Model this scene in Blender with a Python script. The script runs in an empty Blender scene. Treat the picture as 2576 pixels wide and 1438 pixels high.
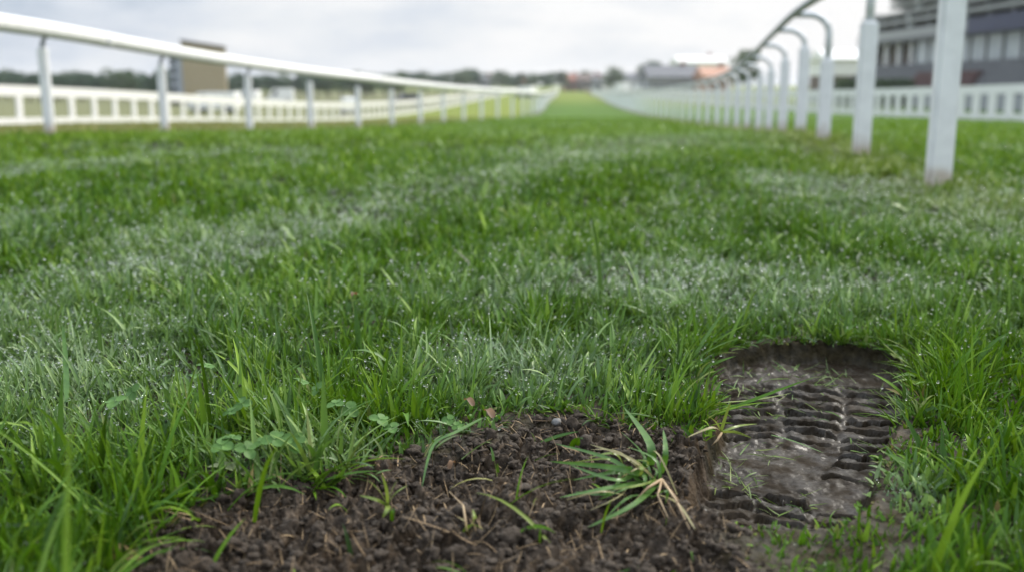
import bpy, bmesh, math, random
import numpy as np
from mathutils import Vector, Matrix

random.seed(7)
rng = np.random.default_rng(11)
S = bpy.context.scene
COL = S.collection
R = math.radians

# ------------------------------------------------------------------ camera model
H = 0.55
PITCH = R(11.4)
FPX = 2504.0            # focal length in 2576-wide picture units
CX, CY = 1288.0, 719.0

def ray(px, py):
    a = (px - CX) / FPX
    b = -(py - CY) / FPX
    return np.array([a, math.cos(PITCH) + b * math.sin(PITCH), -math.sin(PITCH) + b * math.cos(PITCH)])

def gp(px, py, z=0.0):
    d = ray(px, py)
    t = (z - H) / d[2]
    return np.array([d[0] * t, d[1] * t, z])

def at(px, py, Y):
    d = ray(px, py)
    t = Y / d[1]
    return np.array([d[0] * t, Y, H + d[2] * t])

# ------------------------------------------------------------------ noise
def _hash(ix, iy, seed):
    n = (ix.astype(np.int64) * 374761393 + iy.astype(np.int64) * 668265263 + seed * 1274126177) & 0xffffffff
    n = ((n ^ (n >> 13)) * 1274126177) & 0xffffffff
    n = ((n ^ (n >> 16)) * 2246822519) & 0xffffffff
    return ((n ^ (n >> 15)) & 0xffffff) / float(0xffffff)

def vn(x, y, seed=0):
    x = np.asarray(x, float); y = np.asarray(y, float)
    xi = np.floor(x); yi = np.floor(y)
    fx = x - xi; fy = y - yi
    fx = fx * fx * fx * (fx * (fx * 6 - 15) + 10); fy = fy * fy * fy * (fy * (fy * 6 - 15) + 10)
    a = _hash(xi, yi, seed); b = _hash(xi + 1, yi, seed)
    c = _hash(xi, yi + 1, seed); d = _hash(xi + 1, yi + 1, seed)
    return (a * (1 - fx) + b * fx) * (1 - fy) + (c * (1 - fx) + d * fx) * fy

def fbm(x, y, seed=0, octs=4, gain=0.5):
    s = 0; a = 1; n = 0
    for o in range(octs):
        s = s + a * vn(x * 2 ** o + 17.3 * o, y * 2 ** o - 9.1 * o, seed + o); n += a; a *= gain
    return s / n

def worley(x, y, seed=0):
    xi = np.floor(x); yi = np.floor(y)
    best = np.full(np.shape(x), 9.0); sec = np.full(np.shape(x), 9.0)
    for i in (-1, 0, 1):
        for j in (-1, 0, 1):
            cx = xi + i; cy = yi + j
            px = cx + _hash(cx, cy, seed); py = cy + _hash(cx, cy, seed + 5)
            d = np.hypot(px - x, py - y)
            sec = np.where(d < best, best, np.minimum(sec, d))
            best = np.minimum(best, d)
    return best, sec

def ss(a, b, x):
    t = np.clip((np.asarray(x, float) - a) / (b - a), 0, 1)
    return t * t * (3 - 2 * t)

# ------------------------------------------------------------------ plan of the place
def spline(pts, n=40):
    P = np.array(pts, float); out = []
    Q = np.vstack([2 * P[0] - P[1], P, 2 * P[-1] - P[-2]])
    for i in range(1, len(Q) - 2):
        p0, p1, p2, p3 = Q[i - 1], Q[i], Q[i + 1], Q[i + 2]
        # knots by chord length
        t0 = 0; t1 = t0 + np.linalg.norm(p1 - p0) ** .5; t2 = t1 + np.linalg.norm(p2 - p1) ** .5; t3 = t2 + np.linalg.norm(p3 - p2) ** .5
        for k in range(n):
            t = t1 + (t2 - t1) * k / n
            a1 = (t1 - t) / (t1 - t0) * p0 + (t - t0) / (t1 - t0) * p1
            a2 = (t2 - t) / (t2 - t1) * p1 + (t - t1) / (t2 - t1) * p2
            a3 = (t3 - t) / (t3 - t2) * p2 + (t - t2) / (t3 - t2) * p3
            b1 = (t2 - t) / (t2 - t0) * a1 + (t - t0) / (t2 - t0) * a2
            b2 = (t3 - t) / (t3 - t1) * a2 + (t - t1) / (t3 - t1) * a3
            out.append((t2 - t) / (t2 - t1) * b1 + (t - t1) / (t2 - t1) * b2)
    out.append(P[-1])
    return np.array(out)

LEFT = spline([(-6.0, 2), (-5.55, 5), (-5.22, 8.3), (-5.06, 11.1), (-4.8, 14.1), (-4.3, 17.5), (-3.85, 20.4), (-3.38, 23.2), (-2.95, 26.3),
               (-2.5, 29.1), (-2.05, 32), (-0.9, 38.5), (0.35, 45), (1.25, 53), (4.0, 110), (9, 200), (18.5, 400)])
RIGHT = spline([(1.75, 1.1), (2.03, 3.2), (2.27, 5.3), (2.56, 7.3), (2.92, 9.4), (3.3, 11.5), (3.65, 13.6), (4.0, 15.7), (4.35, 17.8), (5.3, 26),
                (6.7, 52), (9.6, 100), (13.2, 154), (27, 400)])
FENCE_L = spline([(-15.6, 18), (-14.4, 28), (-12.6, 48), (-10.0, 67), (-7.2, 92), (-3.0, 160), (5.5, 400)])
FENCE_R = spline([(17.6, 22), (18.0, 35), (18.2, 56), (18.8, 90), (22, 180), (31, 400)])

def xat(poly, Y):
    return np.interp(Y, poly[:, 1], poly[:, 0])

def terr(X, Y):
    X = np.asarray(X, float); Y = np.asarray(Y, float)
    t = .5 * ((Y - 11) + np.sqrt((Y - 11) ** 2 + 16))
    z = -1.4 * (1 - np.exp(-t / 34.0)) + .09 * np.exp(-((Y - 10) / 4.5) ** 2)
    z = z - .55 * ss(-3, -9, X) * ss(30, 66, Y)
    f = 1 - ss(8, 30, np.hypot(X, Y))
    z = z + f * (.035 * (fbm(X * .55, Y * .55, 3, 3) - .5) + .03 * (fbm(X * 2.2, Y * 2.2, 8, 2) - .5) * ss(2.2, 4, Y))
    return z

BARE = np.array([gp(x, y, -.01)[:2] for x, y in
    [(150, 1900), (250, 1520), (330, 1430), (400, 1350), (450, 1288), (560, 1240), (700, 1216), (820, 1186), (1000, 1142), (1130, 1112), (1270, 1068), (1340, 1046),
     (1450, 1046), (1560, 1062), (1700, 1085), (1800, 1100), (1900, 1110), (1900, 1250), (1800, 1330), (1850, 1375), (1900, 1420), (1920, 1520), (1960, 1900)]])
_rows = [(894, 1960, 2080), (901, 1895, 2155), (913, 1845, 2212), (932, 1808, 2245), (958, 1790, 2268), (1000, 1800, 2275), (1050, 1815, 2262), (1100, 1805, 2240), (1150, 1785, 2215),
         (1200, 1755, 2195), (1250, 1735, 2180), (1300, 1745, 2170), (1340, 1800, 2125), (1358, 1870, 2050)]
_rows = [(y, l - 20, r + 24) for y, l, r in _rows[:-2]] + [(1348, 1790, 2140), (1372, 1870, 2060)]
PRINT = np.array([gp(l, y, -.05)[:2] for y, l, r in _rows] + [gp(r, y, -.05)[:2] for y, l, r in _rows[::-1]])

def sdist(poly, X, Y):
    """signed distance to a polygon, negative inside"""
    X = np.asarray(X, float); Y = np.asarray(Y, float)
    d = np.full(X.shape, 1e9); ins = np.zeros(X.shape, bool)
    n = len(poly)
    for i in range(n):
        ax, ay = poly[i]; bx, by = poly[(i + 1) % n]
        ex, ey = bx - ax, by - ay
        t = np.clip(((X - ax) * ex + (Y - ay) * ey) / (ex * ex + ey * ey + 1e-12), 0, 1)
        d = np.minimum(d, np.hypot(X - ax - t * ex, Y - ay - t * ey))
        c = ((ay > Y) != (by > Y)) & (X < (bx - ax) * (Y - ay) / ((by - ay) + 1e-12) + ax)
        ins ^= c
    return np.where(ins, -d, d)

PL = np.array([gp(l, y, -.06)[:2] for y, l, r in _rows]); PR = np.array([gp(r, y, -.06)[:2] for y, l, r in _rows])

def soil_height(X, Y, full=True):
    sb = sdist(BARE, X, Y) + .03 * (fbm(X * 14, Y * 14, 31, 3) - .5)
    wx = X + .012 * (fbm(X * 30, Y * 30, 41, 2) - .5); wy = Y + .012 * (fbm(X * 30, Y * 30, 44, 2) - .5)
    sp = sdist(PRINT, wx, wy) + .008 * (fbm(X * 45, Y * 45, 47, 2) - .5)
    base = terr(X, Y)
    bare = 1 - ss(-.03, .015, sb)
    w1, w2 = worley(X * 62 + 1.2 * vn(X * 40, Y * 40, 5), Y * 62 + 1.2 * vn(X * 40, Y * 40, 6), 3)
    v1, v2 = worley(X * 128 + 1.1 * vn(X * 90, Y * 90, 15), Y * 128, 13)
    q1, q2 = worley(X * 46 + 2.2 * fbm(X * 30, Y * 30, 5, 3), Y * 46 + 2.2 * fbm(X * 30, Y * 30, 6, 3), 9)
    rg = np.abs(fbm(X * 70, Y * 70, 17, 4, .6) - .5) * 2
    z1_, z2_ = worley(X * 26 + 1.5 * fbm(X * 20, Y * 20, 7, 3), Y * 26 + 1.5 * fbm(X * 20, Y * 20, 8, 3), 19)
    clod = np.clip(q1 * 1.5, 0, 1) * .026 + np.clip((z2_ - z1_) * 2.2, 0, 1) * .012 * ss(.35, .6, vn(X * 8, Y * 8, 29)) - .004 + (1 - np.clip(v1 * 1.1, 0, 1)) * .005 * vn(X * 25, Y * 25, 4) + (1 - np.clip(rg * 2.2, 0, 1)) * .012 - .016
    soil = -.028 + .044 * (fbm(X * 9, Y * 9, 21, 3) - .5) + .022 * (fbm(X * 38, Y * 38, 23, 3) - .5) + clod
    # the bank thrown up along the near-left side of the print
    rim = np.exp(-((sp - .035) / .03) ** 2) * (1 - ss(.95, 1.75, Y)) * ss(.9, 1.15, Y) * .022
    h = base + bare * (soil + rim) - (1 - bare) * .012 + (1 - bare) * .010 * (fbm(X * 40, Y * 40, 27, 3) - .5)
    # sole print: floor, wall, lugs
    inside = 1 - ss(-.026, .006, sp)
    floor = -.082 + .030 * ss(1.78, 2.12, Y) + .010 * (fbm(X * 7, Y * 7, 51, 2) - .5) + .005 * (fbm(X * 34, Y * 34, 53, 3) - .5) + .0045 * (fbm(X * 100, Y * 100, 54, 3, .6) - .5)
    le = np.interp(wy, PL[::-1, 1], PL[::-1, 0]); re = np.interp(wy, PR[::-1, 1], PR[::-1, 0])
    u = (wx - le) / np.maximum(re - le, .05) + .05 * (fbm(X * 22, Y * 22, 55, 2) - .5)
    jig = .022 * (fbm(X * 26, Y * 26, 56, 3) - .5) + .009 * (fbm(X * 75, Y * 75, 59, 3, .6) - .5)
    lug = np.zeros(X.shape); plate = np.zeros(X.shape)
    for (u0, u1, tilt, per, off, a0, a1) in ((.05, .34, -.03, .042, .01, 1.52, 1.71), (.39, .64, .14, .043, .03, 1.50, 1.70), (.68, .96, .09, .044, .0, 1.43, 1.53)):
        m = ss(u0 - .02, u0 + .025, u) * (1 - ss(u1 - .025, u1 + .02, u))
        arch = 1 - ss(a0 - .02, a0 + .01, wy) * (1 - ss(a1 - .01, a1 + .02, wy))
        m = m * arch * (1 - ss(1.95, 2.03, wy)) * ss(1.24, 1.28, wy) * (.45 + .75 * ss(.25, .42, fbm(X * 12, Y * 17, 58, 2)))
        fr = ((wy + tilt * (u - .5) + jig + off) / per) % 1.0
        g = ss(.60, .68, fr) * (1 - ss(.93, 1.0, fr))
        lug = np.maximum(lug, m * g)
        plate = np.maximum(plate, m * (1 - g) * (1 - .75 * fr))
    floor = floor + .0065 * plate - .0115 * lug + .006 * (fbm(X * 24, Y * 40, 90, 4, .6) - .5)
    wall = np.exp(-((sp + .012) / .016) ** 2)
    h = h * (1 - inside) + (terr(X, Y) + floor) * inside + wall * .026 * (fbm(X * 60, Y * 24, 61, 3) - .5)
    return h, bare, inside, sb, sp, lug

# ------------------------------------------------------------------ object helpers
def mesh_np(name, V, F, mat=None, smooth=True, attr=None, parent=None, link=True):
    V = np.asarray(V, np.float32); F = np.asarray(F, np.int32)
    me = bpy.data.meshes.new(name)
    me.vertices.add(len(V)); me.vertices.foreach_set('co', V.ravel())
    k = F.shape[1]
    me.loops.add(F.size); me.loops.foreach_set('vertex_index', F.ravel())
    me.polygons.add(len(F))
    me.polygons.foreach_set('loop_start', np.arange(0, F.size, k, dtype=np.int32))
    me.polygons.foreach_set('loop_total', np.full(len(F), k, np.int32))
    me.update(calc_edges=True)
    me.polygons.foreach_set('use_smooth', np.full(len(F), smooth, bool))
    if attr is not None:
        a = me.attributes.new('tint', 'FLOAT_COLOR', 'POINT')
        a.data.foreach_set('color', np.asarray(attr, np.float32).ravel())
    me.validate()
    if mat: me.materials.append(mat)
    o = bpy.data.objects.new(name, me)
    if link: COL.objects.link(o)
    if parent: o.parent = parent
    return o

def bm_obj(name, bm, mat, parent=None, smooth=False, bevel=0):
    if bevel:
        bmesh.ops.bevel(bm, geom=list(bm.edges), offset=bevel, segments=2, affect='EDGES', clamp_overlap=True)
    bmesh.ops.recalc_face_normals(bm, faces=bm.faces)
    me = bpy.data.meshes.new(name); bm.to_mesh(me); bm.free()
    if smooth:
        for p in me.polygons: p.use_smooth = True
    me.materials.append(mat)
    o = bpy.data.objects.new(name, me); COL.objects.link(o)
    if parent: o.parent = parent
    return o

def box(bm, x0, x1, y0, y1, z0, z1, rot=0, org=(0, 0)):
    vs = []
    for (x, y, z) in ((x0, y0, z0), (x1, y0, z0), (x1, y1, z0), (x0, y1, z0), (x0, y0, z1), (x1, y0, z1), (x1, y1, z1), (x0, y1, z1)):
        c, s = math.cos(rot), math.sin(rot)
        vs.append(bm.verts.new((org[0] + c * x - s * y, org[1] + s * x + c * y, z)))
    for f in ((0, 3, 2, 1), (4, 5, 6, 7), (0, 1, 5, 4), (1, 2, 6, 5), (2, 3, 7, 6), (3, 0, 4, 7)):
        bm.faces.new([vs[i] for i in f])

def prism(bm, prof, x0, x1, inset=0):
    """profile in (y, z), extruded along x"""
    a = [bm.verts.new((x0, y, z)) for y, z in prof]; b = [bm.verts.new((x1, y, z)) for y, z in prof]
    n = len(prof)
    bm.faces.new(a[::-1]); bm.faces.new(b)
    for i in range(n): bm.faces.new((a[i], a[(i + 1) % n], b[(i + 1) % n], b[i]))

def tube_mesh(bm, pts, r, seg=10, flat=1.0, closed_ends=True):
    """round tube through 3-D points"""
    pts = [Vector(p) for p in pts]
    rings = []
    for i, p in enumerate(pts):
        d = (pts[min(i + 1, len(pts) - 1)] - pts[max(i - 1, 0)]).normalized()
        ref = Vector((0, 0, 1)) if abs(d.z) < .9 else Vector((0, 1, 0))
        s = d.cross(ref).normalized(); u = s.cross(d).normalized()
        rr = r[i] if hasattr(r, '__len__') else r
        rings.append([bm.verts.new(p + s * math.cos(2 * math.pi * k / seg) * rr + u * math.sin(2 * math.pi * k / seg) * rr * flat) for k in range(seg)])
    for a, b in zip(rings[:-1], rings[1:]):
        for k in range(seg):
            bm.faces.new((a[k], a[(k + 1) % seg], b[(k + 1) % seg], b[k]))
    if closed_ends:
        bm.faces.new(rings[0][::-1]); bm.faces.new(rings[-1])

def empty(name, loc=(0, 0, 0), rz=0):
    o = bpy.data.objects.new(name, None); COL.objects.link(o)
    o.location = loc; o.rotation_euler = (0, 0, rz); o.empty_display_size = .2
    return o

def tag(o, label=None, cat=None, group=None, kind=None):
    if label: o['label'] = label
    if cat: o['category'] = cat
    if group: o['group'] = group
    if kind: o['kind'] = kind
    return o

def copy_tree(o, parent=None):
    c = o.copy(); COL.objects.link(c)
    if parent: c.parent = parent
    for ch in list(o.children): copy_tree(ch, c)
    return c

# ------------------------------------------------------------------ materials
def newmat(name):
    m = bpy.data.materials.new(name); m.use_nodes = True
    nt = m.node_tree
    b = nt.nodes['Principled BSDF']
    return m, nt, b, nt.nodes['Material Output']

def N(nt, typ, **kw):
    n = nt.nodes.new(typ)
    for k, v in kw.items():
        if k.startswith('i_'):
            n.inputs[k[2:].replace('_', ' ')].default_value = v
        else: setattr(n, k, v)
    return n

def mixc(nt, fac, a, b, blend='MIX'):
    n = nt.nodes.new('ShaderNodeMix'); n.data_type = 'RGBA'; n.blend_type = blend
    def setin(s, v):
        if hasattr(v, 'is_linked') or isinstance(v, bpy.types.NodeSocket): nt.links.new(v, s)
        elif isinstance(v, (int, float)): s.default_value = v
        else: s.default_value = (*v, 1)
    setin(n.inputs[0], fac); setin(n.inputs[6], a); setin(n.inputs[7], b)
    return n.outputs[2]

def ramp(nt, fac, stops):
    n = nt.nodes.new('ShaderNodeValToRGB')
    while len(n.color_ramp.elements) < len(stops): n.color_ramp.elements.new(.5)
    for e, (p, c) in zip(n.color_ramp.elements, stops):
        e.position = p; e.color = (*c, 1) if hasattr(c, '__len__') else (c, c, c, 1)
    nt.links.new(fac, n.inputs[0])
    return n.outputs[0]

def noise_mat(name, c1, c2, scale=8, rough=.6, bump=.0, spec=.5, coord='Object', detail=5, metallic=0):
    m, nt, b, out = newmat(name)
    tc = N(nt, 'ShaderNodeTexCoord')
    nz = N(nt, 'ShaderNodeTexNoise'); nz.inputs['Scale'].default_value = scale; nz.inputs['Detail'].default_value = detail
    nt.links.new(tc.outputs[coord], nz.inputs['Vector'])
    c = ramp(nt, nz.outputs['Fac'], [(.3, c1), (.7, c2)])
    nt.links.new(c, b.inputs['Base Color'])
    b.inputs['Roughness'].default_value = rough; b.inputs['Specular IOR Level'].default_value = spec
    b.inputs['Metallic'].default_value = metallic
    if bump:
        bp = N(nt, 'ShaderNodeBump'); bp.inputs['Strength'].default_value = bump; bp.inputs['Distance'].default_value = .02
        nt.links.new(nz.outputs['Fac'], bp.inputs['Height']); nt.links.new(bp.outputs[0], b.inputs['Normal'])
    return m

# grass blades: tint = (random tone with painted backlight, dew, dryness with painted sunlight, tip position)
def grass_mat(name, trans=.20):
    m, nt, b, out = newmat(name)
    at_ = N(nt, 'ShaderNodeAttribute', attribute_name='tint')
    sp = N(nt, 'ShaderNodeSeparateColor'); nt.links.new(at_.outputs['Color'], sp.inputs[0])
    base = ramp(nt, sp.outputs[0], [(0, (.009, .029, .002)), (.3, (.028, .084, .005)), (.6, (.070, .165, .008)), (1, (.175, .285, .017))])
    dry_sunlit = ramp(nt, sp.outputs[0], [(0, (.10, .16, .022)), (.5, (.17, .21, .045)), (1, (.26, .25, .09))])
    c = mixc(nt, sp.outputs[2], base, dry_sunlit)
    # dead blade: fully dry and beyond
    dead = N(nt, 'ShaderNodeMapRange'); nt.links.new(sp.outputs[2], dead.inputs[0]); dead.inputs[1].default_value = .85; dead.inputs[2].default_value = 1.0
    c = mixc(nt, dead.outputs[0], c, (.27, .19, .08))
    # fine film of dew droplets on the leaf
    dewc = mixc(nt, sp.outputs[0], (.21, .30, .17), (.44, .52, .38))
    dm = N(nt, 'ShaderNodeMath', operation='MULTIPLY'); nt.links.new(sp.outputs[1], dm.inputs[0]); dm.inputs[1].default_value = .64
    c = mixc(nt, dm.outputs[0], c, dewc)
    nt.links.new(c, b.inputs['Base Color'])
    rr = N(nt, 'ShaderNodeMapRange'); nt.links.new(sp.outputs[1], rr.inputs[0]); rr.inputs[3].default_value = .45; rr.inputs[4].default_value = .50
    nt.links.new(rr.outputs[0], b.inputs['Roughness'])
    sr = N(nt, 'ShaderNodeMapRange'); nt.links.new(sp.outputs[1], sr.inputs[0]); sr.inputs[3].default_value = .14; sr.inputs[4].default_value = .5; nt.links.new(sr.outputs[0], b.inputs['Specular IOR Level'])
    tr = N(nt, 'ShaderNodeBsdfTranslucent')
    tcol = mixc(nt, .5, c, (.15, .32, .003))
    nt.links.new(tcol, tr.inputs['Color'])
    mx = N(nt, 'ShaderNodeMixShader'); mx.inputs[0].default_value = trans
    nt.links.new(b.outputs[0], mx.inputs[1]); nt.links.new(tr.outputs[0], mx.inputs[2])
    nt.links.new(mx.outputs[0], out.inputs['Surface'])
    return m

M = {}
M['grass'] = grass_mat('grass_blade')

def ground_mat():
    m, nt, b, out = newmat('turf_ground')
    at_ = N(nt, 'ShaderNodeAttribute', attribute_name='tint')
    geo = N(nt, 'ShaderNodeNewGeometry')
    nz = N(nt, 'ShaderNodeTexNoise'); nz.inputs['Scale'].default_value = .9; nz.inputs['Detail'].default_value = 6
    nt.links.new(geo.outputs['Position'], nz.inputs['Vector'])
    f = ramp(nt, nz.outputs['Fac'], [(.3, .72), (.7, 1.25)])
    c = mixc(nt, 1.0, at_.outputs['Color'], f, 'MULTIPLY')
    nt.links.new(c, b.inputs['Base Color'])
    b.inputs['Roughness'].default_value = .9; b.inputs['Specular IOR Level'].default_value = .15
    bp = N(nt, 'ShaderNodeBump'); bp.inputs['Strength'].default_value = .6; bp.inputs['Distance'].default_value = .03
    n2 = N(nt, 'ShaderNodeTexNoise'); n2.inputs['Scale'].default_value = 14; n2.inputs['Detail'].default_value = 6
    nt.links.new(geo.outputs['Position'], n2.inputs['Vector'])
    nt.links.new(n2.outputs['Fac'], bp.inputs['Height']); nt.links.new(bp.outputs[0], b.inputs['Normal'])
    return m
M['ground'] = ground_mat()

def mud_mat():
    m, nt, b, out = newmat('wet_soil')
    at_ = N(nt, 'ShaderNodeAttribute', attribute_name='tint')
    sp = N(nt, 'ShaderNodeSeparateColor'); nt.links.new(at_.outputs['Color'], sp.inputs[0])
    geo = N(nt, 'ShaderNodeNewGeometry')
    nz = N(nt, 'ShaderNodeTexNoise'); nz.inputs['Scale'].default_value = 55; nz.inputs['Detail'].default_value = 8; nz.inputs['Roughness'].default_value = .65
    nt.links.new(geo.outputs['Position'], nz.inputs['Vector'])
    soil = ramp(nt, nz.outputs['Fac'], [(.32, (.018, .0125, .008)), (.5, (.046, .033, .022)), (.70, (.105, .078, .054))])
    n3 = N(nt, 'ShaderNodeTexNoise'); n3.inputs['Scale'].default_value = 9; n3.inputs['Detail'].default_value = 5
    nt.links.new(geo.outputs['Position'], n3.inputs['Vector'])
    wet = ramp(nt, n3.outputs['Fac'], [(.3, (.014, .0105, .007)), (.7, (.037, .028, .019))])
    dampn = N(nt, 'ShaderNodeTexNoise'); dampn.inputs['Scale'].default_value = 7; dampn.inputs['Detail'].default_value = 3
    nt.links.new(geo.outputs['Position'], dampn.inputs['Vector'])
    soil = mixc(nt, 1.0, soil, ramp(nt, dampn.outputs['Fac'], [(.38, .50), (.60, 1.15)]), 'MULTIPLY')
    thm = N(nt, 'ShaderNodeMath', operation='SUBTRACT'); thm.inputs[0].default_value = 1.0; nt.links.new(sp.outputs[2], thm.inputs[1])
    soil = mixc(nt, thm.outputs[0], soil, ramp(nt, nz.outputs['Fac'], [(.35, (.012, .010, .005)), (.65, (.042, .034, .018))]))
    c = mixc(nt, sp.outputs[0], soil, wet)
    c = mixc(nt, sp.outputs[1], c, (.075, .050, .028))     # drier crumbled earth on the rim
    nt.links.new(c, b.inputs['Base Color'])
    n4 = N(nt, 'ShaderNodeTexNoise'); n4.inputs['Scale'].default_value = 26; n4.inputs['Detail'].default_value = 5
    nt.links.new(geo.outputs['Position'], n4.inputs['Vector'])
    wr = ramp(nt, n4.outputs['Fac'], [(.35, .30), (.65, .58)])
    r = mixc(nt, sp.outputs[0], (.62, .62, .62), wr)
    nt.links.new(r, b.inputs['Roughness'])
    spn = ramp(nt, n4.outputs['Fac'], [(.40, .22), (.62, .03)]); nt.links.new(spn, b.inputs['Specular IOR Level'])
    bp = N(nt, 'ShaderNodeBump'); bp.inputs['Distance'].default_value = .004
    bs = mixc(nt, sp.outputs[0], (.9, .9, .9), (.28, .28, .28)); nt.links.new(bs, bp.inputs['Strength'])
    n5 = N(nt, 'ShaderNodeTexNoise'); n5.inputs['Scale'].default_value = 170; n5.inputs['Detail'].default_value = 6
    nt.links.new(geo.outputs['Position'], n5.inputs['Vector'])
    nt.links.new(n5.outputs['Fac'], bp.inputs['Height']); nt.links.new(bp.outputs[0], b.inputs['Normal'])
    return m
M['mud'] = mud_mat()
M['crumb'] = noise_mat('soil_crumb', (.018, .0125, .008), (.095, .070, .048), 30, .7, .6, .35, 'Generated')
M['crumb'].node_tree.nodes['Noise Texture'].inputs['Scale'].default_value = 220
M['straw'] = noise_mat('dead_fibre', (.12, .075, .04), (.34, .24, .13), 90, .7, 0, .3, 'Generated')

def white_paint(name, c=(.80, .80, .79), stain=True, rough=.4):
    m, nt, b, out = newmat(name)
    geo = N(nt, 'ShaderNodeNewGeometry'); tc = N(nt, 'ShaderNodeTexCoord')
    nz = N(nt, 'ShaderNodeTexNoise'); nz.inputs['Scale'].default_value = 9; nz.inputs['Detail'].default_value = 7
    nt.links.new(geo.outputs['Position'], nz.inputs['Vector'])
    c0 = ramp(nt, nz.outputs['Fac'], [(.35, tuple(v * .90 for v in c)), (.6, c)])
    if stain:
        sx = N(nt, 'ShaderNodeSeparateXYZ'); nt.links.new(tc.outputs['Object'], sx.inputs[0])
        ad = N(nt, 'ShaderNodeMath', operation='MULTIPLY_ADD'); nt.links.new(nz.outputs['Fac'], ad.inputs[0]); ad.inputs[1].default_value = -.30
        nt.links.new(sx.outputs['Z'], ad.inputs[2])
        mr = N(nt, 'ShaderNodeMapRange'); nt.links.new(ad.outputs[0], mr.inputs[0])
        mr.inputs[1].default_value = -.12; mr.inputs[2].default_value = .02; mr.inputs[3].default_value = .75; mr.inputs[4].default_value = 0
        c0 = mixc(nt, mr.outputs[0], c0, (.30, .20, .11))     # rust and mud splashed on the foot
    nt.links.new(c0, b.inputs['Base Color'])
    b.inputs['Roughness'].default_value = rough
    return m
M['white'] = white_paint('white_plastic', (.80, .805, .815))
M['rail'] = white_paint('white_rail', (.82, .82, .80), stain=False)
M['steel'] = noise_mat('grey_steel', (.20, .215, .23), (.30, .315, .33), 20, .45, 0, .5)
M['galv'] = noise_mat('galvanised_tube', (.60, .615, .635), (.70, .715, .735), 20, .45, 0, .5)
M['railgrey'] = noise_mat('grey_rail', (.42, .43, .445), (.52, .53, .545), 20, .5)  # plain mid-grey of the thin right-hand rail
M['fence'] = white_paint('white_board', (.80, .785, .79), stain=False, rough=.5)
M['tan'] = noise_mat('tan_cladding', (.30, .245, .15), (.37, .31, .20), 3, .7, .1)
M['greyclad'] = noise_mat('grey_cladding', (.28, .31, .36), (.38, .41, .46), 3, .6)
M['dark'] = noise_mat('dark_panel', (.030, .034, .038), (.06, .064, .07), 4, .5)
M['concrete'] = noise_mat('concrete', (.105, .11, .115), (.16, .165, .17), 2.5, .8, .1)
M['concrete2'] = noise_mat('pale_concrete', (.30, .305, .31), (.40, .405, .41), 2.5, .75, .1)
M['navy'] = noise_mat('navy_fascia', (.005, .011, .050), (.010, .022, .085), 2, .4)
M['maroon'] = noise_mat('maroon_seats', (.06, .022, .02), (.12, .05, .045), 6, .6)
M['glassf'] = noise_mat('pale_glazing', (.30, .34, .35), (.44, .48, .48), .6, .15, 0, .6)
M['brick'] = noise_mat('red_brick', (.20, .085, .06), (.30, .14, .10), 5, .85)
M['brown'] = noise_mat('brown_wall', (.10, .075, .065), (.17, .13, .11), 4, .85)
M['terra'] = noise_mat('terracotta', (.36, .19, .125), (.46, .26, .18), 3, .8)
M['slate'] = noise_mat('slate_roof', (.07, .075, .085), (.13, .135, .15), 4, .7)
M['render'] = noise_mat('white_render', (.70, .69, .66), (.80, .79, .77), 2, .7)
M['greywall'] = noise_mat('grey_wall', (.24, .25, .27), (.34, .35, .37), 2, .8)
M['winglass'] = noise_mat('window_glass', (.02, .025, .03), (.06, .07, .08), 2, .08, 0, .6)
M['vanpaint'] = noise_mat('van_white', (.80, .80, .79), (.84, .84, .83), 2, .25)
M['carpaint'] = noise_mat('car_grey', (.045, .048, .052), (.06, .064, .07), 2, .25)
M['rubber'] = noise_mat('rubber', (.012, .012, .012), (.025, .025, .025), 8, .8)
M['bark'] = noise_mat('bark', (.06, .045, .03), (.13, .10, .07), 6, .9, .5)
M['sand'] = noise_mat('sand_track', (.11, .12, .048), (.16, .16, .075), 1.2, .95, .2, .2)
M['pebble'] = noise_mat('pebble_stone', (.09, .088, .085), (.17, .167, .16), 90, .5, .2)
M['canvas'] = noise_mat('marquee_canvas', (.74, .74, .72), (.82, .82, .80), 2, .7)

def foliage_mat(name, c1, c2):
    m, nt, b, out = newmat(name)
    geo = N(nt, 'ShaderNodeNewGeometry')
    nz = N(nt, 'ShaderNodeTexNoise'); nz.inputs['Scale'].default_value = .55; nz.inputs['Detail'].default_value = 4
    nt.links.new(geo.outputs['Position'], nz.inputs['Vector'])
    c = ramp(nt, nz.outputs['Fac'], [(.3, c1), (.7, c2)])
    nt.links.new(c, b.inputs['Base Color']); b.inputs['Roughness'].default_value = .6
    tr = N(nt, 'ShaderNodeBsdfTranslucent'); nt.links.new(c, tr.inputs['Color'])
    mx = N(nt, 'ShaderNodeMixShader'); mx.inputs[0].default_value = .25
    nt.links.new(b.outputs[0], mx.inputs[1]); nt.links.new(tr.outputs[0], mx.inputs[2]); nt.links.new(mx.outputs[0], out.inputs['Surface'])
    return m
M['leafdark'] = foliage_mat('dark_foliage', (.030, .068, .034), (.060, .115, .055))
M['leafmid'] = foliage_mat('mid_foliage', (.045, .085, .03), (.09, .14, .05))
M['leaflight'] = foliage_mat('light_foliage', (.075, .12, .025), (.14, .20, .05))
M['clover'] = noise_mat('clover_leaf', (.034, .095, .012), (.075, .16, .028), 60, .6, .1, .3)

# ------------------------------------------------------------------ ground sheet
def sunlit_tint(X, Y):
    """0 track green, ->1 sunlit field painted lighter and yellower outside the left rail and beyond"""
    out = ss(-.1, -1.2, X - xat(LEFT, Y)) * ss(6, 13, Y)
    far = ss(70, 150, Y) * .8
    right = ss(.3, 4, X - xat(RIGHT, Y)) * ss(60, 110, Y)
    return np.clip(np.maximum(np.maximum(out, far), right), 0, 1)

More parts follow.
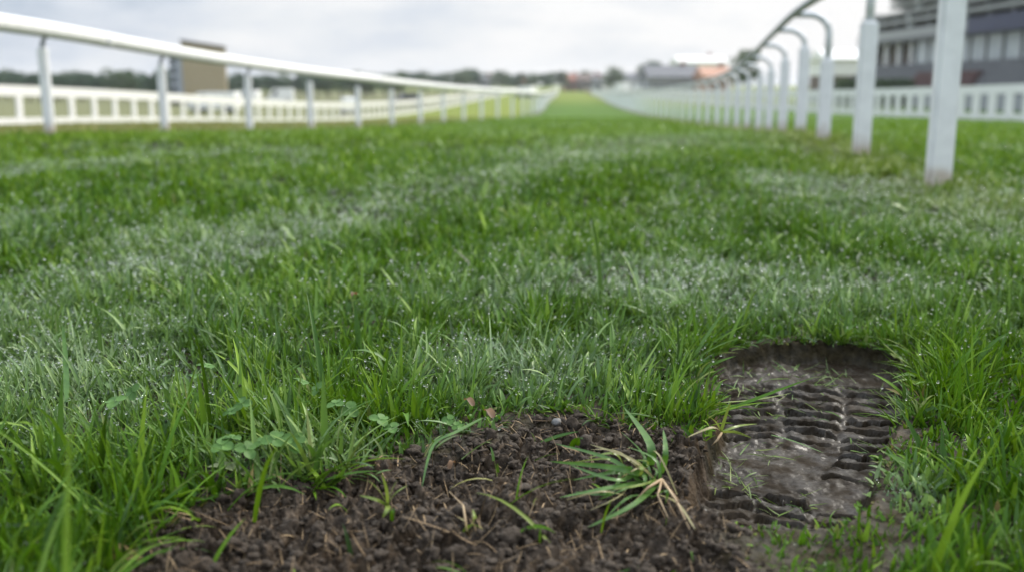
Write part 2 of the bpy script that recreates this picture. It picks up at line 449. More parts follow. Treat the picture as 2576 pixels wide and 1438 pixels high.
MX0, MX1, MY0, MY1 = -.80, 1.1, .60, 2.50      # extent of the fine soil sheet
def build_ground():
    ys = np.concatenate([np.linspace(-12, .2, 14), np.geomspace(.35, 420, 520), np.geomspace(450, 4000, 24)])
    us = np.linspace(-1, 1, 241); us = np.sign(us) * (np.abs(us) ** 1.25)
    wid = np.maximum(np.abs(ys), 3) * 2.2 + 8
    X = us[None, :] * wid[:, None]; Y = np.repeat(ys[:, None], len(us), 1)
    Z = terr(X, Y)
    inn = ss(-.02, .04, np.minimum(np.minimum(X - MX0, MX1 - X), np.minimum(Y - MY0, MY1 - Y)))
    Z = Z - .012 - .16 * inn
    V = np.stack([X, Y, Z], -1).reshape(-1, 3)
    nr, nc = X.shape
    idx = np.arange(nr * nc).reshape(nr, nc)
    F = np.stack([idx[:-1, :-1], idx[:-1, 1:], idx[1:, 1:], idx[1:, :-1]], -1).reshape(-1, 4)
    zt = sunlit_tint(X, Y)[..., None]
    thatch = np.array([.012, .014, .005]); green = np.array([.062, .125, .012]); sunlit_green = np.array([.150, .185, .028])  # last tone has the sunshine on the field painted into the ground colour
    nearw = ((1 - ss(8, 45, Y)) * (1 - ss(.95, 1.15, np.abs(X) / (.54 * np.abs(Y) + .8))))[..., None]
    c = (green * (1 - zt) + sunlit_green * zt) * (1 - nearw) + thatch * nearw
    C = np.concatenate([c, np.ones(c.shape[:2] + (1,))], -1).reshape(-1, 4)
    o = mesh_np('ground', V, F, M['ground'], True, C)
    tag(o, kind='structure')
build_ground()

def build_mud():
    nx, ny = 740, 740
    xs = np.linspace(MX0, MX1, nx); ys = np.linspace(MY0, MY1, ny)
    X, Y = np.meshgrid(xs, ys)
    Z, bare, inside, sb, sp, lug = soil_height(X, Y)
    edge = ss(0, .05, np.minimum(np.minimum(X - MX0, MX1 - X), np.minimum(Y - MY0, MY1 - Y)))
    Z = Z - (1 - edge) * .02
    V = np.stack([X, Y, Z], -1).reshape(-1, 3)
    idx = np.arange(nx * ny).reshape(ny, nx)
    F = np.stack([idx[:-1, :-1], idx[:-1, 1:], idx[1:, 1:], idx[1:, :-1]], -1).reshape(-1, 4)
    wet = 1 - ss(-.035, -.012, sp + .012 * (fbm(X * 50, Y * 50, 71, 3) - .5))
    wet = wet * (1 - .45 * np.clip(lug, 0, 1))
    wallm = (1 - ss(1.72, 1.82, Y)) * np.exp(-((sp + .004) / .016) ** 2) * ss(.45, .6, fbm(X * 40, Y * 16, 73, 3)) 
    C = np.stack([wet, wallm * .9, bare, np.ones_like(wet)], -1).reshape(-1, 4)
    tag(mesh_np('mud', V, F, M['mud'], True, C), kind='structure')
build_mud()

# ------------------------------------------------------------------ grass
def strips(base, h, w, az, lean, curl, rows, fold, tint, twist=None, prof=2.4):
    """blades as tapered, bending strips; returns V, F(quads), C"""
    n = len(base)
    t = np.linspace(0, 1, rows)
    ang = lean[:, None] + curl[:, None] * t[None, :] ** 1.4
    dt = 1.0 / (rows - 1)
    am = .5 * (ang[:, 1:] + ang[:, :-1])
    rad = np.concatenate([np.zeros((n, 1)), np.cumsum(np.sin(am) * dt, 1)], 1) * h[:, None]
    up = np.concatenate([np.zeros((n, 1)), np.cumsum(np.cos(am) * dt, 1)], 1) * h[:, None]
    cx, sx = np.cos(az)[:, None], np.sin(az)[:, None]
    P = np.stack([base[:, 0:1] + rad * cx, base[:, 1:2] + rad * sx, base[:, 2:3] + up], -1)          # n, rows, 3
    tw = (twist if twist is not None else np.zeros(n))[:, None] * (0.4 + t[None, :])
    side = np.stack([-sx * np.cos(tw) , cx * np.cos(tw), np.sin(tw)], -1)
    nor = np.stack([-np.cos(ang) * cx, -np.cos(ang) * sx, np.sin(ang)], -1)
    pr = (1 - t ** prof) * (.72 + .28 * np.minimum(1, t * 4)); pr[-1] = .03
    ww = (w[:, None] * pr[None, :] * .5)[..., None]
    L = P - side * ww; Rr = P + side * ww
    tt = np.concatenate([np.repeat(tint[:, None, :], rows, 1), np.repeat(np.broadcast_to(t[None, :, None], (n, rows, 1)), 1, 0)], -1)
    if fold:
        Mid = P + nor * (ww * -.55)
        A = np.stack([L, Mid, Rr], 2); k = 3
    else:
        A = np.stack([L, Rr], 2); k = 2
    V = A.reshape(-1, 3)
    C = np.repeat(tt[:, :, None, :], k, 2).reshape(-1, 4)
    idx = np.arange(n * rows * k).reshape(n, rows, k)
    F = np.stack([idx[:, :-1, :-1], idx[:, :-1, 1:], idx[:, 1:, 1:], idx[:, 1:, :-1]], -1).reshape(-1, 4)
    return V, F, C, P

def pdist(poly, X, Y):
    d = np.full(np.shape(X), 1e9)
    for (ax, ay), (bx, by) in zip(poly[:-1], poly[1:]):
        ex, ey = bx - ax, by - ay
        t = np.clip(((X - ax) * ex + (Y - ay) * ey) / (ex * ex + ey * ey), 0, 1)
        d = np.minimum(d, np.hypot(X - ax - t * ex, Y - ay - t * ey))
    return d
SWATH = [gp(x, y, .03)[:2] for x, y in ((-250, 800), (60, 735), (330, 655), (600, 590), (850, 530), (1090, 470), (1320, 420), (1540, 375), (1690, 335))]
LUSH = [(gp(x, y, .02)[:2], r) for x, y, r in ((620, 490, .30), (1190, 412, .45), (1130, 540, .26), (1400, 468, .34), (950, 590, .20), (180, 560, .4), (1650, 430, .5), (330, 470, .5), (1150, 660, .22), (2000, 560, .4), (560, 830, .12), (1350, 770, .13))]
def lush(X, Y):
    v = np.zeros(np.shape(X))
    wx = X + .25 * (fbm(X * 2.4, Y * 2.4, 121, 3) - .5); wy = Y + .5 * (fbm(X * 2.4, Y * 2.4, 125, 3) - .5)
    for (c, r) in LUSH: v = np.maximum(v, np.exp(-((wx - c[0]) / r) ** 2 - ((wy - c[1]) / (r * 1.5)) ** 2))
    return v
def dew_amount(X, Y):
    d = .70 * ss(.53, .66, fbm(X * .9 + 3.1, Y * .55, 91, 4) * .55 + fbm(X * 3.4, Y * 2.6, 95, 3) * .45)
    n = fbm(X * 3.0, Y * 2.2, 97, 3)
    # pale swath curving from the left foreground up towards the right-hand rail
    d = np.maximum(d, (.22 + .80 * n) * np.exp(-(pdist(SWATH, X, Y) / (.12 + .06 * Y)) ** 2))
    # soaked patches: left foreground, behind the print, right front
    d = np.maximum(d, (.5 + .8 * n) * np.exp(-((X + .95) / .40) ** 2 - ((Y - 2.0) / .5) ** 2))
    d = np.maximum(d, (.5 + .8 * n) * np.exp(-((X - .5) / .75) ** 2 - ((Y - 2.75) / .45) ** 2))
    d = np.maximum(d, (.35 + .8 * n) * np.exp(-((X - .05) / .30) ** 2 - ((Y - 1.95) / .22) ** 2))
    d = np.maximum(d, (.2 + .7 * n) * np.exp(-((X - 1.6) / .9) ** 2 - ((Y - 3.9) / .7) ** 2))
    return np.clip(d * (1 - .85 * lush(X, Y)), 0, 1)

GV, GF, GC, NV = [], [], [], 0
TIPS = []
def add_blades(V, F, C):
    global NV
    GV.append(V); GF.append(F + NV); GC.append(C); NV += len(V)

def scatter(y0, y1, dens, margin, xmax=1e9):
    """even random points in a wedge in front of the lens, wider than the view by margin metres"""
    k = 1.03 / 2 * 1.05
    area_max = 2 * (k * y1 + margin) * (y1 - y0)
    n = int(area_max * dens)
    X = rng.uniform(-1, 1, n) * (k * y1 + margin); Y = rng.uniform(y0, y1, n)
    ok = (np.abs(X) < k * Y + margin)
    return X[ok], Y[ok]

def grass_band(y0, y1, dens, hh, ww, rows, fold, margin, near=False):
    X, Y = scatter(y0, y1, dens, margin)
    sb = sdist(BARE, X, Y) + .10 * (fbm(X * 11, Y * 11, 31, 3) - .5)
    sp = sdist(PRINT, X, Y)
    cl = fbm(X * 3.1, Y * 3.1, 101, 3)
    clump = fbm(X * 14, Y * 14, 105, 2)
    sd = np.minimum(sb, sp + .012)
    keep = rng.random(len(X)) < np.where(sd > 0, ss(-.002, .04, sd) * .5 + .5, np.where(sp > .02, .012 * near, 0))
    keep &= rng.random(len(X)) < (.46 + .9 * ss(.3, .62, clump))
    X, Y, cl, clump, sd, sp, sb = (a[keep] for a in (X, Y, cl, clump, sd, sp, sb))
    n = len(X)
    base = np.stack([X, Y, terr(X, Y) - .014], -1)
    dew = dew_amount(X, Y)
    edge = 1 - ss(.0, .07, sd); lu = lush(X, Y)
    tall = .55 + .85 * cl + .75 * (ss(.48, .72, clump) - .3)
    h = hh * tall * rng.lognormal(0, np.where(Y > 2.6, .30, .38), n) * (1 - .25 * edge) * (1 - .12 * dew) * (1 + .40 * lu)
    h = h * np.where((Y < 1.40) & (X > .12), .55 + .45 * np.maximum(ss(.36, .58, X), 0), 1.0)
    h = h * np.where(Y < 1.62, .28 + .72 * ss(.0, .19, sp), 1.0)
    h = h * (1 + .28 * ss(-.15, -.5, X) * (1 - ss(1.2, 1.5, Y)))
    big = rng.random(n) * np.where(dew > .4, .93, 1)
    h = np.where(big > .93, h * 1.4, h)
    w = ww * np.where((Y < 1.40) & (X > .12), .55 + .45 * ss(.36, .58, X), 1.0) * rng.lognormal(0, .30, n) * np.where(big < .35, .55, np.where(big > .90, 1.35, 1.0))
    flow = 6.28 * fbm(X * 1.6, Y * 1.6, 111, 2) * 1.6
    az = np.where(rng.random(n) < .28, flow + rng.normal(0, .7, n), rng.uniform(0, 6.283, n))
    lean = np.abs(rng.normal(.28, .38, n)) + .25 * dew * rng.random(n)
    curl = np.abs(rng.normal(.4, .5, n)) + .8 * (rng.random(n) < .16)
    # blades at the torn edge sag over the bare earth
    if near:
        ex = (sdist(BARE, X + .01, Y) - sdist(BARE, X - .01, Y)) / .02; ey = (sdist(BARE, X, Y + .01) - sdist(BARE, X, Y - .01)) / .02
        fx = (sdist(PRINT, X + .01, Y) - sdist(PRINT, X - .01, Y)) / .02; fy = (sdist(PRINT, X, Y + .01) - sdist(PRINT, X, Y - .01)) / .02
        usep = sp + .012 < sb
        gx = np.where(usep, fx, ex); gy = np.where(usep, fy, ey)
        droop = (rng.random(n) < np.where(usep & (Y > 1.8), .65, .55) * edge)
        az = np.where(droop, np.arctan2(-gy, -gx) + rng.normal(0, .8, n), az)
        lean = np.where(droop, rng.uniform(.45, 1.2, n), lean); h = np.where(droop, h * 1.35, h); curl = np.where(droop, rng.uniform(.2, 1.1, n), curl)
    rand_backlit = np.clip(rng.normal(.50, .26, n) + .40 * (clump - .5) + .3 * (cl - .5) - .22 * lu + .10 * ss(2.0, 4.0, Y) + .28 * ss(4.0, 11, Y), 0, 1)  # lightening with distance paints backlight through the leaves into the blade colour
    dry_sunlit = np.clip(sunlit_tint(X, Y) * .9 + .0, 0, 1)  # sunlight on the outer field painted in as yellower blades
    pr = X - xat(RIGHT, Y)
    strip = np.exp(-((pr + .05) / .42) ** 2) * ss(3.2, 4.6, Y)
    dry_sunlit = np.maximum(dry_sunlit, strip * rng.uniform(.35, .8, n))
    dry_sunlit = np.maximum(dry_sunlit, np.where(rng.random(n) < .012 + .16 * edge * near, rng.uniform(.5, .9, n), 0))
    dry_sunlit = np.where(rng.random(n) < (.002 + .05 * edge * near), 1.0, dry_sunlit)
    h = np.where(dry_sunlit >= 1, h * .55, h)
    h = h * (1 + .45 * np.exp(-(pr / .10) ** 2))
    dew = np.clip(dew * rng.uniform(.35, 1.15, n) + .05 * (rng.random(n) > .8), 0, 1)
    tint = np.stack([rand_backlit, dew, dry_sunlit], -1)
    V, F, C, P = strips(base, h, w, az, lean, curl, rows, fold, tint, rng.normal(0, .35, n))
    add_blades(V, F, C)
    return P, dew, h

bands = []
bands.append(grass_band(.66, 1.5, 14500, .050, .0068, 7, True, .75, True))
bands.append(grass_band(1.5, 2.6, 19000, .038, .0064, 6, True, .75, True))
bands.append(grass_band(2.6, 4.2, 10500, .036, .0080, 5, False, .6))
bands.append(grass_band(4.2, 8, 3600, .038, .0115, 4, False, .8))
bands.append(grass_band(8, 17, 1100, .038, .016, 3, False, 1.2))
bands.append(grass_band(17, 45, 150, .05, .04, 3, False, 2.0))

go = mesh_np('grass', np.concatenate(GV), np.concatenate(GF), M['grass'], True, np.concatenate(GC))
tag(go, 'dew-covered green turf grass of the racecourse', 'grass', kind='stuff')
print('grass verts', NV)

# ------------------------------------------------------------------ dew drops
def ico(sub):
    bm = bmesh.new(); bmesh.ops.create_icosphere(bm, subdivisions=sub, radius=1)
    V = np.array([v.co[:] for v in bm.verts]); F = np.array([[v.index for v in f.verts] for f in bm.faces]); bm.free()
    return V, F
def scatter_blobs(name, P, r, sub, mat, squash=1.0, jitter=0.0):
    v, f = ico(sub); n = len(P)
    sc = np.repeat(r[:, None, None], 3, 2) * np.array([1, 1, squash])
    if jitter:
        sc = sc * rng.uniform(1 - jitter, 1 + jitter, (n, 1, 3))
        d = 1 + jitter * .8 * (rng.random((n, len(v), 1)) - .5) * 1.3
        a = rng.uniform(0, 6.28, n); c, s = np.cos(a), np.sin(a)
        vv = v[None] * d * sc
        vv = np.stack([vv[..., 0] * c[:, None] - vv[..., 1] * s[:, None], vv[..., 0] * s[:, None] + vv[..., 1] * c[:, None], vv[..., 2]], -1)
    else: vv = v[None] * sc
    V = (vv + P[:, None, :]).reshape(-1, 3)
    F = (f[None] + (np.arange(n) * len(v))[:, None, None]).reshape(-1, 3)
    return mesh_np(name, V, F, mat, True)

m, nt, b, out = newmat('dew_water')
b.inputs['Base Color'].default_value = (1, 1, 1, 1); b.inputs['Roughness'].default_value = .02
b.inputs['Transmission Weight'].default_value = 1.0; b.inputs['IOR'].default_value = 1.333
M['dew'] = m
DP, DR = [], []
for k, (P, dew, h) in enumerate(bands[:4]):
    n = len(P); prob = [.12, .24, .24, .18][k]
    sel = rng.random(n) < prob * (.18 + 2.0 * dew)
    Ps = P[sel]
    row = np.where(rng.random(len(Ps)) < .6, P.shape[1] - 1, rng.integers(1, P.shape[1], len(Ps)))
    DP.append(Ps[np.arange(len(Ps)), row] + np.array([0, 0, .0006])); DR.append(rng.uniform(*[(.0009, .0021), (.0013, .0030), (.0020, .0042), (.0030, .0055)][k], len(Ps)))
DP = np.concatenate(DP); DR = np.concatenate(DR)
print('dew drops', len(DP))
tag(scatter_blobs('dew_drops', DP, DR, 2, M['dew']), 'clear dew drops hanging on the grass blades', 'dew', kind='stuff')

# ------------------------------------------------------------------ soil crumbs, fibres, clippings
def soil_points(n, inside_bare=True):
    X = rng.uniform(-.62, .62, n * 4); Y = rng.uniform(.66, 1.75, n * 4)
    sb = sdist(BARE, X, Y); sp = sdist(PRINT, X, Y)
    ok = (sb < .03) & (sp > -.006)
    X, Y = X[ok][:n], Y[ok][:n]
    return X, Y
X, Y = soil_points(9000)
Zs = soil_height(X, Y)[0]
r = rng.lognormal(math.log(.0023), .55, len(X)); r = np.clip(r, .001, .0062)
tag(scatter_blobs('soil_crumbs', np.stack([X, Y, Zs + r * .35], -1), r, 2, M['crumb'], .7, .6), 'loose dark brown soil crumbs on the bare patch', 'soil', kind='stuff')

X, Y = soil_points(260)
Zs = soil_height(X, Y)[0]; r = rng.uniform(.0055, .0125, len(X))
v, f = ico(3); oo = rng.uniform(0, 90, (len(X), 2, 1))
k = 1 + .75 * (vn(v[None, :, 0] * 1.3 + oo[:, 0], v[None, :, 1] * 1.3 + v[None, :, 2] * 1.1 + oo[:, 1], 3) - .5) + .42 * (vn(v[None, :, 0] * 3.4 + oo[:, 1], (v[None, :, 1] + v[None, :, 2]) * 3.1 + oo[:, 0], 5) - .5) + .25 * (vn(v[None, :, 0] * 8 + oo[:, 1], (v[None, :, 1] - v[None, :, 2]) * 7 + oo[:, 0], 6) - .5)
VV = v[None] * k[..., None] * r[:, None, None] * rng.uniform(.6, 1.25, (len(X), 1, 3)) + np.stack([X, Y, Zs + r * .2], -1)[:, None]
tag(mesh_np('soil_clods', VV.reshape(-1, 3), (f[None] + (np.arange(len(X)) * len(v))[:, None, None]).reshape(-1, 3), M['crumb'], True), 'larger damp clods of earth on the bare patch', 'soil', kind='stuff')

def lying(name, X, Y, Z, ln, wd, mat, tint, lift=.25, label='', cat=''):
    n = len(X)
    base = np.stack([X, Y, Z + .002], -1)
    V, F, C, P = strips(base, ln, wd, rng.uniform(0, 6.283, n), rng.uniform(1.25 - lift, 1.5, n), rng.normal(.15, .45, n), 5, False, tint, rng.normal(0, .6, n), 3.5)
    o = mesh_np(name, V, F, mat, True, C)
    tag(o, label, cat, kind='stuff')
    return o
X, Y = soil_points(1500)
n = len(X)
lying('dead_straw', X, Y, soil_height(X, Y)[0], rng.lognormal(math.log(.022), .5, n), rng.uniform(.0008, .0022, n), M['straw'], np.zeros((n, 3)), .7,
      'thin brown root fibres and dead straw strewn over the bare soil', 'straw')
X = rng.uniform(.2, .85, 3000); Y = rng.uniform(1.1, 2.1, 3000)
sp = sdist(PRINT, X, Y); cl = fbm(X * 9, Y * 9, 131, 2)
ok = (sp < -.015) & (cl > .52) ; X, Y = X[ok][:300], Y[ok][:300]; n = len(X)
lying('grass_clippings', X, Y, soil_height(X, Y)[0], rng.uniform(.012, .05, n), rng.uniform(.0012, .003, n), M['grass'],
      np.stack([rng.uniform(.2, .8, n), rng.uniform(0, .3, n), rng.uniform(0, .85, n)], -1), .2, 'torn grass clippings pressed into the muddy tread print', 'grass clippings')

# ------------------------------------------------------------------ small plants one can single out
def ribbon(bm, pts, w, cup=.25):
    """a leaf blade through 3-D points, widths per point"""
    pts = [Vector(p) for p in pts]
    # resample
    dense = []
    for i in range(len(pts) - 1):
        p0 = pts[max(i - 1, 0)]; p1 = pts[i]; p2 = pts[i + 1]; p3 = pts[min(i + 2, len(pts) - 1)]
        for k in range(5):
            t = k / 5
            dense.append(.5 * ((2 * p1) + (p2 - p0) * t + (2 * p0 - 5 * p1 + 4 * p2 - p3) * t * t + (3 * p1 - p0 - 3 * p2 + p3) * t ** 3))
    dense.append(pts[-1])
    prev = None; n = len(dense)
    for i, p in enumerate(dense):
        d = (dense[min(i + 1, n - 1)] - dense[max(i - 1, 0)]).normalized()
        if prev is None:
            ch = (dense[-1] - dense[0]).normalized(); s = ch.cross(Vector((0, 0, 1))) + Vector((.25, 0, 0))
        s = s - d * s.dot(d); s.normalize()
        u = s.cross(d)
        t = i / (n - 1); ww = w * (.55 + .45 * min(1, t * 4)) * (1 - t ** 3) * .5 + .0003
        row = [bm.verts.new(p - s * ww + u * ww * cup), bm.verts.new(p), bm.verts.new(p + s * ww + u * ww * cup)]
        if prev:
            for k in (0, 1): bm.faces.new((prev[k], prev[k + 1], row[k + 1], row[k]))
        prev = row

def leaf_mat(name, c1, c2, rough=.4):
    m = noise_mat(name, c1, c2, 70, rough, .05, .5)
    nt = m.node_tree; b = nt.nodes['Principled BSDF']; out = nt.nodes['Material Output']
    tr = N(nt, 'ShaderNodeBsdfTranslucent'); tr.inputs['Color'].default_value = (c2[0] * 1.2, c2[1] * 1.2, c2[2], 1)
    mx = N(nt, 'ShaderNodeMixShader'); mx.inputs[0].default_value = .3
    nt.links.new(b.outputs[0], mx.inputs[1]); nt.links.new(tr.outputs[0], mx.inputs[2]); nt.links.new(mx.outputs[0], out.inputs['Surface'])
    return m
M['bladegreen'] = leaf_mat('tuft_green', (.035, .105, .010), (.085, .19, .025))
M['bladepale'] = leaf_mat('tuft_pale', (.22, .20, .08), (.34, .30, .14))
M['bladelime'] = leaf_mat('seedling_lime', (.12, .18, .02), (.20, .26, .05))
M['rootlet'] = noise_mat('root_tan', (.24, .16, .09), (.42, .31, .18), 60, .7)

def plant_from(name, label, cat, foot, blades, roots=(), group=None):
    """foot and points in picture coordinates with a height above soil: (px, py, z)"""
    def P3(p):
        g = gp(p[0], p[1], p[2]); return g
    f = P3(foot)
    root = empty(name, tuple(f))
    for (pts, w, mat) in blades:
        if name == 'grass_tuft' and foot[0] < 1700:
            j = (random.uniform(-70, 25), random.uniform(-30, 40)); k = (random.uniform(-20, 20), random.uniform(-14, 18))
            pts = [(pts[0][0] + j[0], pts[0][1] + j[1], pts[0][2] - .03), (pts[1][0] + k[0], pts[1][1] + k[1], pts[1][2] * random.uniform(.45, 1.2) - .008), (pts[2][0] + k[0] * 1.5, pts[2][1] + k[1] * 1.5, pts[2][2] * random.uniform(.15, .9) - .012)]
        bm = bmesh.new(); ribbon(bm, [P3(p) - f for p in pts], w * 1.12)
        bm_obj('blade', bm, M[mat], root, True)
    for (pts, w) in roots:
        bm = bmesh.new(); q = [P3(p) - f for p in pts]
        tube_mesh(bm, q, [w, w * .8, w * .3][:len(q)] if len(q) <= 3 else [w * (1 - .75 * i / (len(q) - 1)) for i in range(len(q))], 6)
        bm_obj('root', bm, M['rootlet'], root, True)
    tag(root, label, cat, group)
    return root

rt = random.Random(5)
TUFT = []
for k in range(16):
    bx, by = rt.uniform(1610, 1700), rt.uniform(1165, 1250); dx, dy = rt.uniform(-170, 20), rt.uniform(-85, 50); zt = rt.uniform(0, .035)
    TUFT.append(([(bx, by, .0), (bx + dx * .5, by + dy * .6 - 12, zt + .014), (bx + dx, by + dy + 8, zt * .5)], rt.uniform(.002, .0055), rt.choice(['bladegreen', 'bladegreen', 'bladelime', 'bladepale'])))
plant_from('grass_tuft', 'torn-out green grass tuft with pale roots lying on the bare soil beside the print', 'grass tuft', (1665, 1205, .0),
    [([(1668, 1205, .0), (1630, 1130, .035), (1560, 1040, .055)], .012, 'bladegreen'),
     ([(1660, 1200, .0), (1640, 1150, .03), (1590, 1085, .06)], .006, 'bladegreen'),
     ([(1655, 1200, .005), (1560, 1165, .03), (1420, 1125, .02)], .006, 'bladegreen'),
     ([(1655, 1205, .005), (1540, 1190, .025), (1355, 1178, .006)], .008, 'bladegreen'),
     ([(1655, 1208, .005), (1560, 1195, .03), (1445, 1150, .028)], .006, 'bladegreen'),
     ([(1655, 1212, .0), (1550, 1235, .022), (1405, 1268, .006)], .009, 'bladegreen'),
     ([(1660, 1216, .0), (1600, 1265, .02), (1490, 1318, -.005)], .008, 'bladegreen'),
     ([(1660, 1205, .0), (1600, 1150, .04), (1500, 1110, .045)], .004, 'bladepale'),
     ([(1662, 1203, .0), (1655, 1150, .04), (1640, 1095, .055)], .008, 'bladegreen'),
     ([(1650, 1207, .004), (1570, 1180, .016), (1470, 1195, .004)], .006, 'bladegreen'),
     ([(1650, 1210, .002), (1600, 1215, .02), (1500, 1225, .014)], .005, 'bladelime'),
     ([(1655, 1215, .0), (1590, 1240, .012), (1530, 1285, -.004)], .005, 'bladegreen'),
     ([(1665, 1203, .0), (1640, 1165, .03), (1560, 1130, .05)], .005, 'bladegreen'),
     ([(1640, 1180, .0), (1560, 1150, .02), (1500, 1165, .004)], .005, 'bladelime'),
     ([(1620, 1200, .0), (1540, 1225, .012), (1455, 1215, -.01)], .005, 'bladegreen'),
     ([(1668, 1210, .0), (1690, 1250, .01), (1730, 1310, .0)], .004, 'bladepale')] + TUFT,
    [([(1665, 1205, .002), (1700, 1255, .006), (1735, 1330, -.01)], .0024), ([(1665, 1205, .002), (1655, 1245, .004), (1680, 1300, -.006)], .0020),
     ([(1665, 1205, .002), (1630, 1225, .002), (1600, 1255, -.008)], .0025)])
plant_from('grass_seedling', 'small lime green seedling clump on the bare soil left of the torn tuft', 'seedling', (975, 1270, -.012),
    [([(975, 1270, -.012), (955, 1235, .015), (925, 1205, .035)], .004, 'bladelime'), ([(975, 1270, -.012), (972, 1230, .02), (960, 1190, .045)], .004, 'bladelime'),
     ([(975, 1270, -.012), (995, 1240, .015), (1025, 1220, .022)], .004, 'bladelime'), ([(975, 1270, -.012), (975, 1280, .008), (962, 1300, .0)], .006, 'bladelime'),
     ([(975, 1270, -.012), (945, 1255, .008), (905, 1245, .004)], .004, 'bladelime'), ([(975, 1270, -.012), (985, 1235, .02), (1000, 1205, .03)], .0035, 'bladelime')])
plant_from('grass_seedling', 'single curled yellow-green sprout on the bare soil near the picture centre bottom', 'seedling', (1175, 1330, -.015),
    [([(1175, 1335, -.015), (1195, 1305, .015), (1190, 1280, .02)], .007, 'bladelime'), ([(1175, 1335, -.015), (1168, 1310, .008), (1150, 1300, .01)], .004, 'bladepale')],
    [([(1175, 1335, -.015), (1165, 1270, .004), (1130, 1235, .0)], .0018)])
plant_from('grass_tuft', 'yellowish splayed tuft on the crumbling left edge of the muddy print', 'grass tuft', (1815, 1085, .0),
    [([(1815, 1085, .0), (1825, 1050, .03), (1838, 1010, .06)], .006, 'bladelime'), ([(1815, 1085, .0), (1790, 1075, .012), (1730, 1098, .004)], .006, 'bladepale'),
     ([(1815, 1085, .0), (1850, 1085, .004), (1890, 1100, -.03)], .004, 'bladelime'), ([(1815, 1085, .0), (1800, 1060, .03), (1775, 1040, .045)], .004, 'bladelime'),
     ([(1815, 1085, .0), (1860, 1070, .005), (1905, 1065, -.03)], .004, 'bladelime')],
    [([(1815, 1088, .0), (1805, 1105, -.004), (1790, 1120, -.015)], .0025)])
# a long blade bent across the print, one bent down over the bare patch
plant_from('grass_sprig', 'long green blade lying flat across the smooth middle of the muddy print', 'grass sprig', (1945, 1093, -.045),
    [([(1940, 1093, -.045), (2000, 1110, -.042), (2072, 1138, -.044)], .004, 'bladegreen')])
plant_from('grass_sprig', 'pale green blade lying over the far lugs of the muddy print', 'grass sprig', (1815, 1010, -.03),
    [([(1815, 1012, -.02), (1900, 1005, -.035), (1990, 988, -.045)], .006, 'bladelime')])
plant_from('grass_sprig', 'long bent blade drooping from the turf edge onto the bare soil', 'grass sprig', (1205, 1055, .01),
    [([(1215, 1050, .01), (1150, 1085, .03), (1090, 1120, .02), (1062, 1222, -.01)], .007, 'bladegreen')])
plant_from('grass_sprig', 'broad upright blade standing at the far left of the turf', 'grass sprig', (168, 1010, .0),
    [([(168, 1010, .0), (165, 905, .05), (158, 815, .105)], .009, 'bladegreen')])

# clover
def clover(name_label, spots):
    f = gp(*spots[0][:2], 0.0)
    root = empty('clover_plant', tuple(f)); tag(root, name_label, 'clover', 'clover plants in the turf edge')
    for (px, py, z, size) in spots:
        c = gp(px, py, z + .002)
        lf = bmesh.new()
        yaw = random.uniform(0, 6.28); tx, ty = random.gauss(0, .25) , random.gauss(-.25, .25)
        mat = Matrix.Translation(Vector(c - f)) @ Matrix.Rotation(tx, 4, 'Y') @ Matrix.Rotation(-ty, 4, 'X')
        for k in range(3):
            a0 = yaw + k * 2.094
            rows = []
            for i in range(7):
                t = i / 6; rr = size * 1.12 * (.06 + t)
                wv = size * .60 * math.sin(math.pi * min(1, t ** .8 * .80 + .06)) * (1 if t < .99 else .75)
                row = []
                for j in (-1, -.5, 0, .5, 1):
                    notch = -.10 * size * (1 - abs(j)) * (t > .95)
                    loc = Vector((rr + notch - .07 * size * j * j * t, j * wv, .16 * size * abs(j) + .15 * size * t * (1 - t) - .10 * size * t * t))
                    loc.rotate(Matrix.Rotation(a0, 3, 'Z'))
                    row.append(lf.verts.new(mat @ loc))
                rows.append(row)
            for a, b_ in zip(rows[:-1], rows[1:]):
                for j in range(4): lf.faces.new((a[j], a[j + 1], b_[j + 1], b_[j]))
        o = bm_obj('leaf', lf, M['clover'], root, True)
        st = bmesh.new()
        foot = Vector((random.gauss(0, .008), random.gauss(.004, .008), -.005))
        tip = Vector(c - f)
        tube_mesh(st, [foot, (foot + tip) * .5 + Vector((random.gauss(0, .004), 0, .006)), tip], .0009, 6)
        bm_obj('stem', st, M['bladegreen'], root, True)
for lab, sp_ in [
    ('clover with a raised round leaf behind the turf front at left centre', [(520, 920, .055, .017), (490, 945, .045, .013)]),
    ('dew-wet clover leaf beside the pale grass at far left', [(290, 1010, .06, .017), (335, 985, .055, .014)]),
    ('clover leaves between tall blades left of the bare soil, upper one of the row', [(760, 960, .05, .017), (800, 975, .045, .014)]),
    ('light green clover in front of the tall blades', [(610, 1015, .045, .015), (580, 1035, .04, .012)]),
    ('two bright clover leaves near the middle of the turf edge', [(845, 1015, .045, .014), (880, 1030, .035, .015)]),
    ('pale round clover leaf just above the bare soil', [(955, 1055, .03, .016), (985, 1075, .022, .013)]),
    ('large clover leaf pair overhanging the bare soil at left', [(690, 1105, .035, .018), (740, 1110, .03, .017), (660, 1110, .03, .014)]),
    ('low clover left of the large leaf pair', [(560, 1120, .03, .016), (620, 1130, .025, .016), (585, 1100, .035, .014)]),
    ('tiny sprouting clover on the torn edge beside brown leaves', [(1128, 1055, .028, .010), (1150, 1070, .02, .009)]),
]:
    clover(lab, sp_)

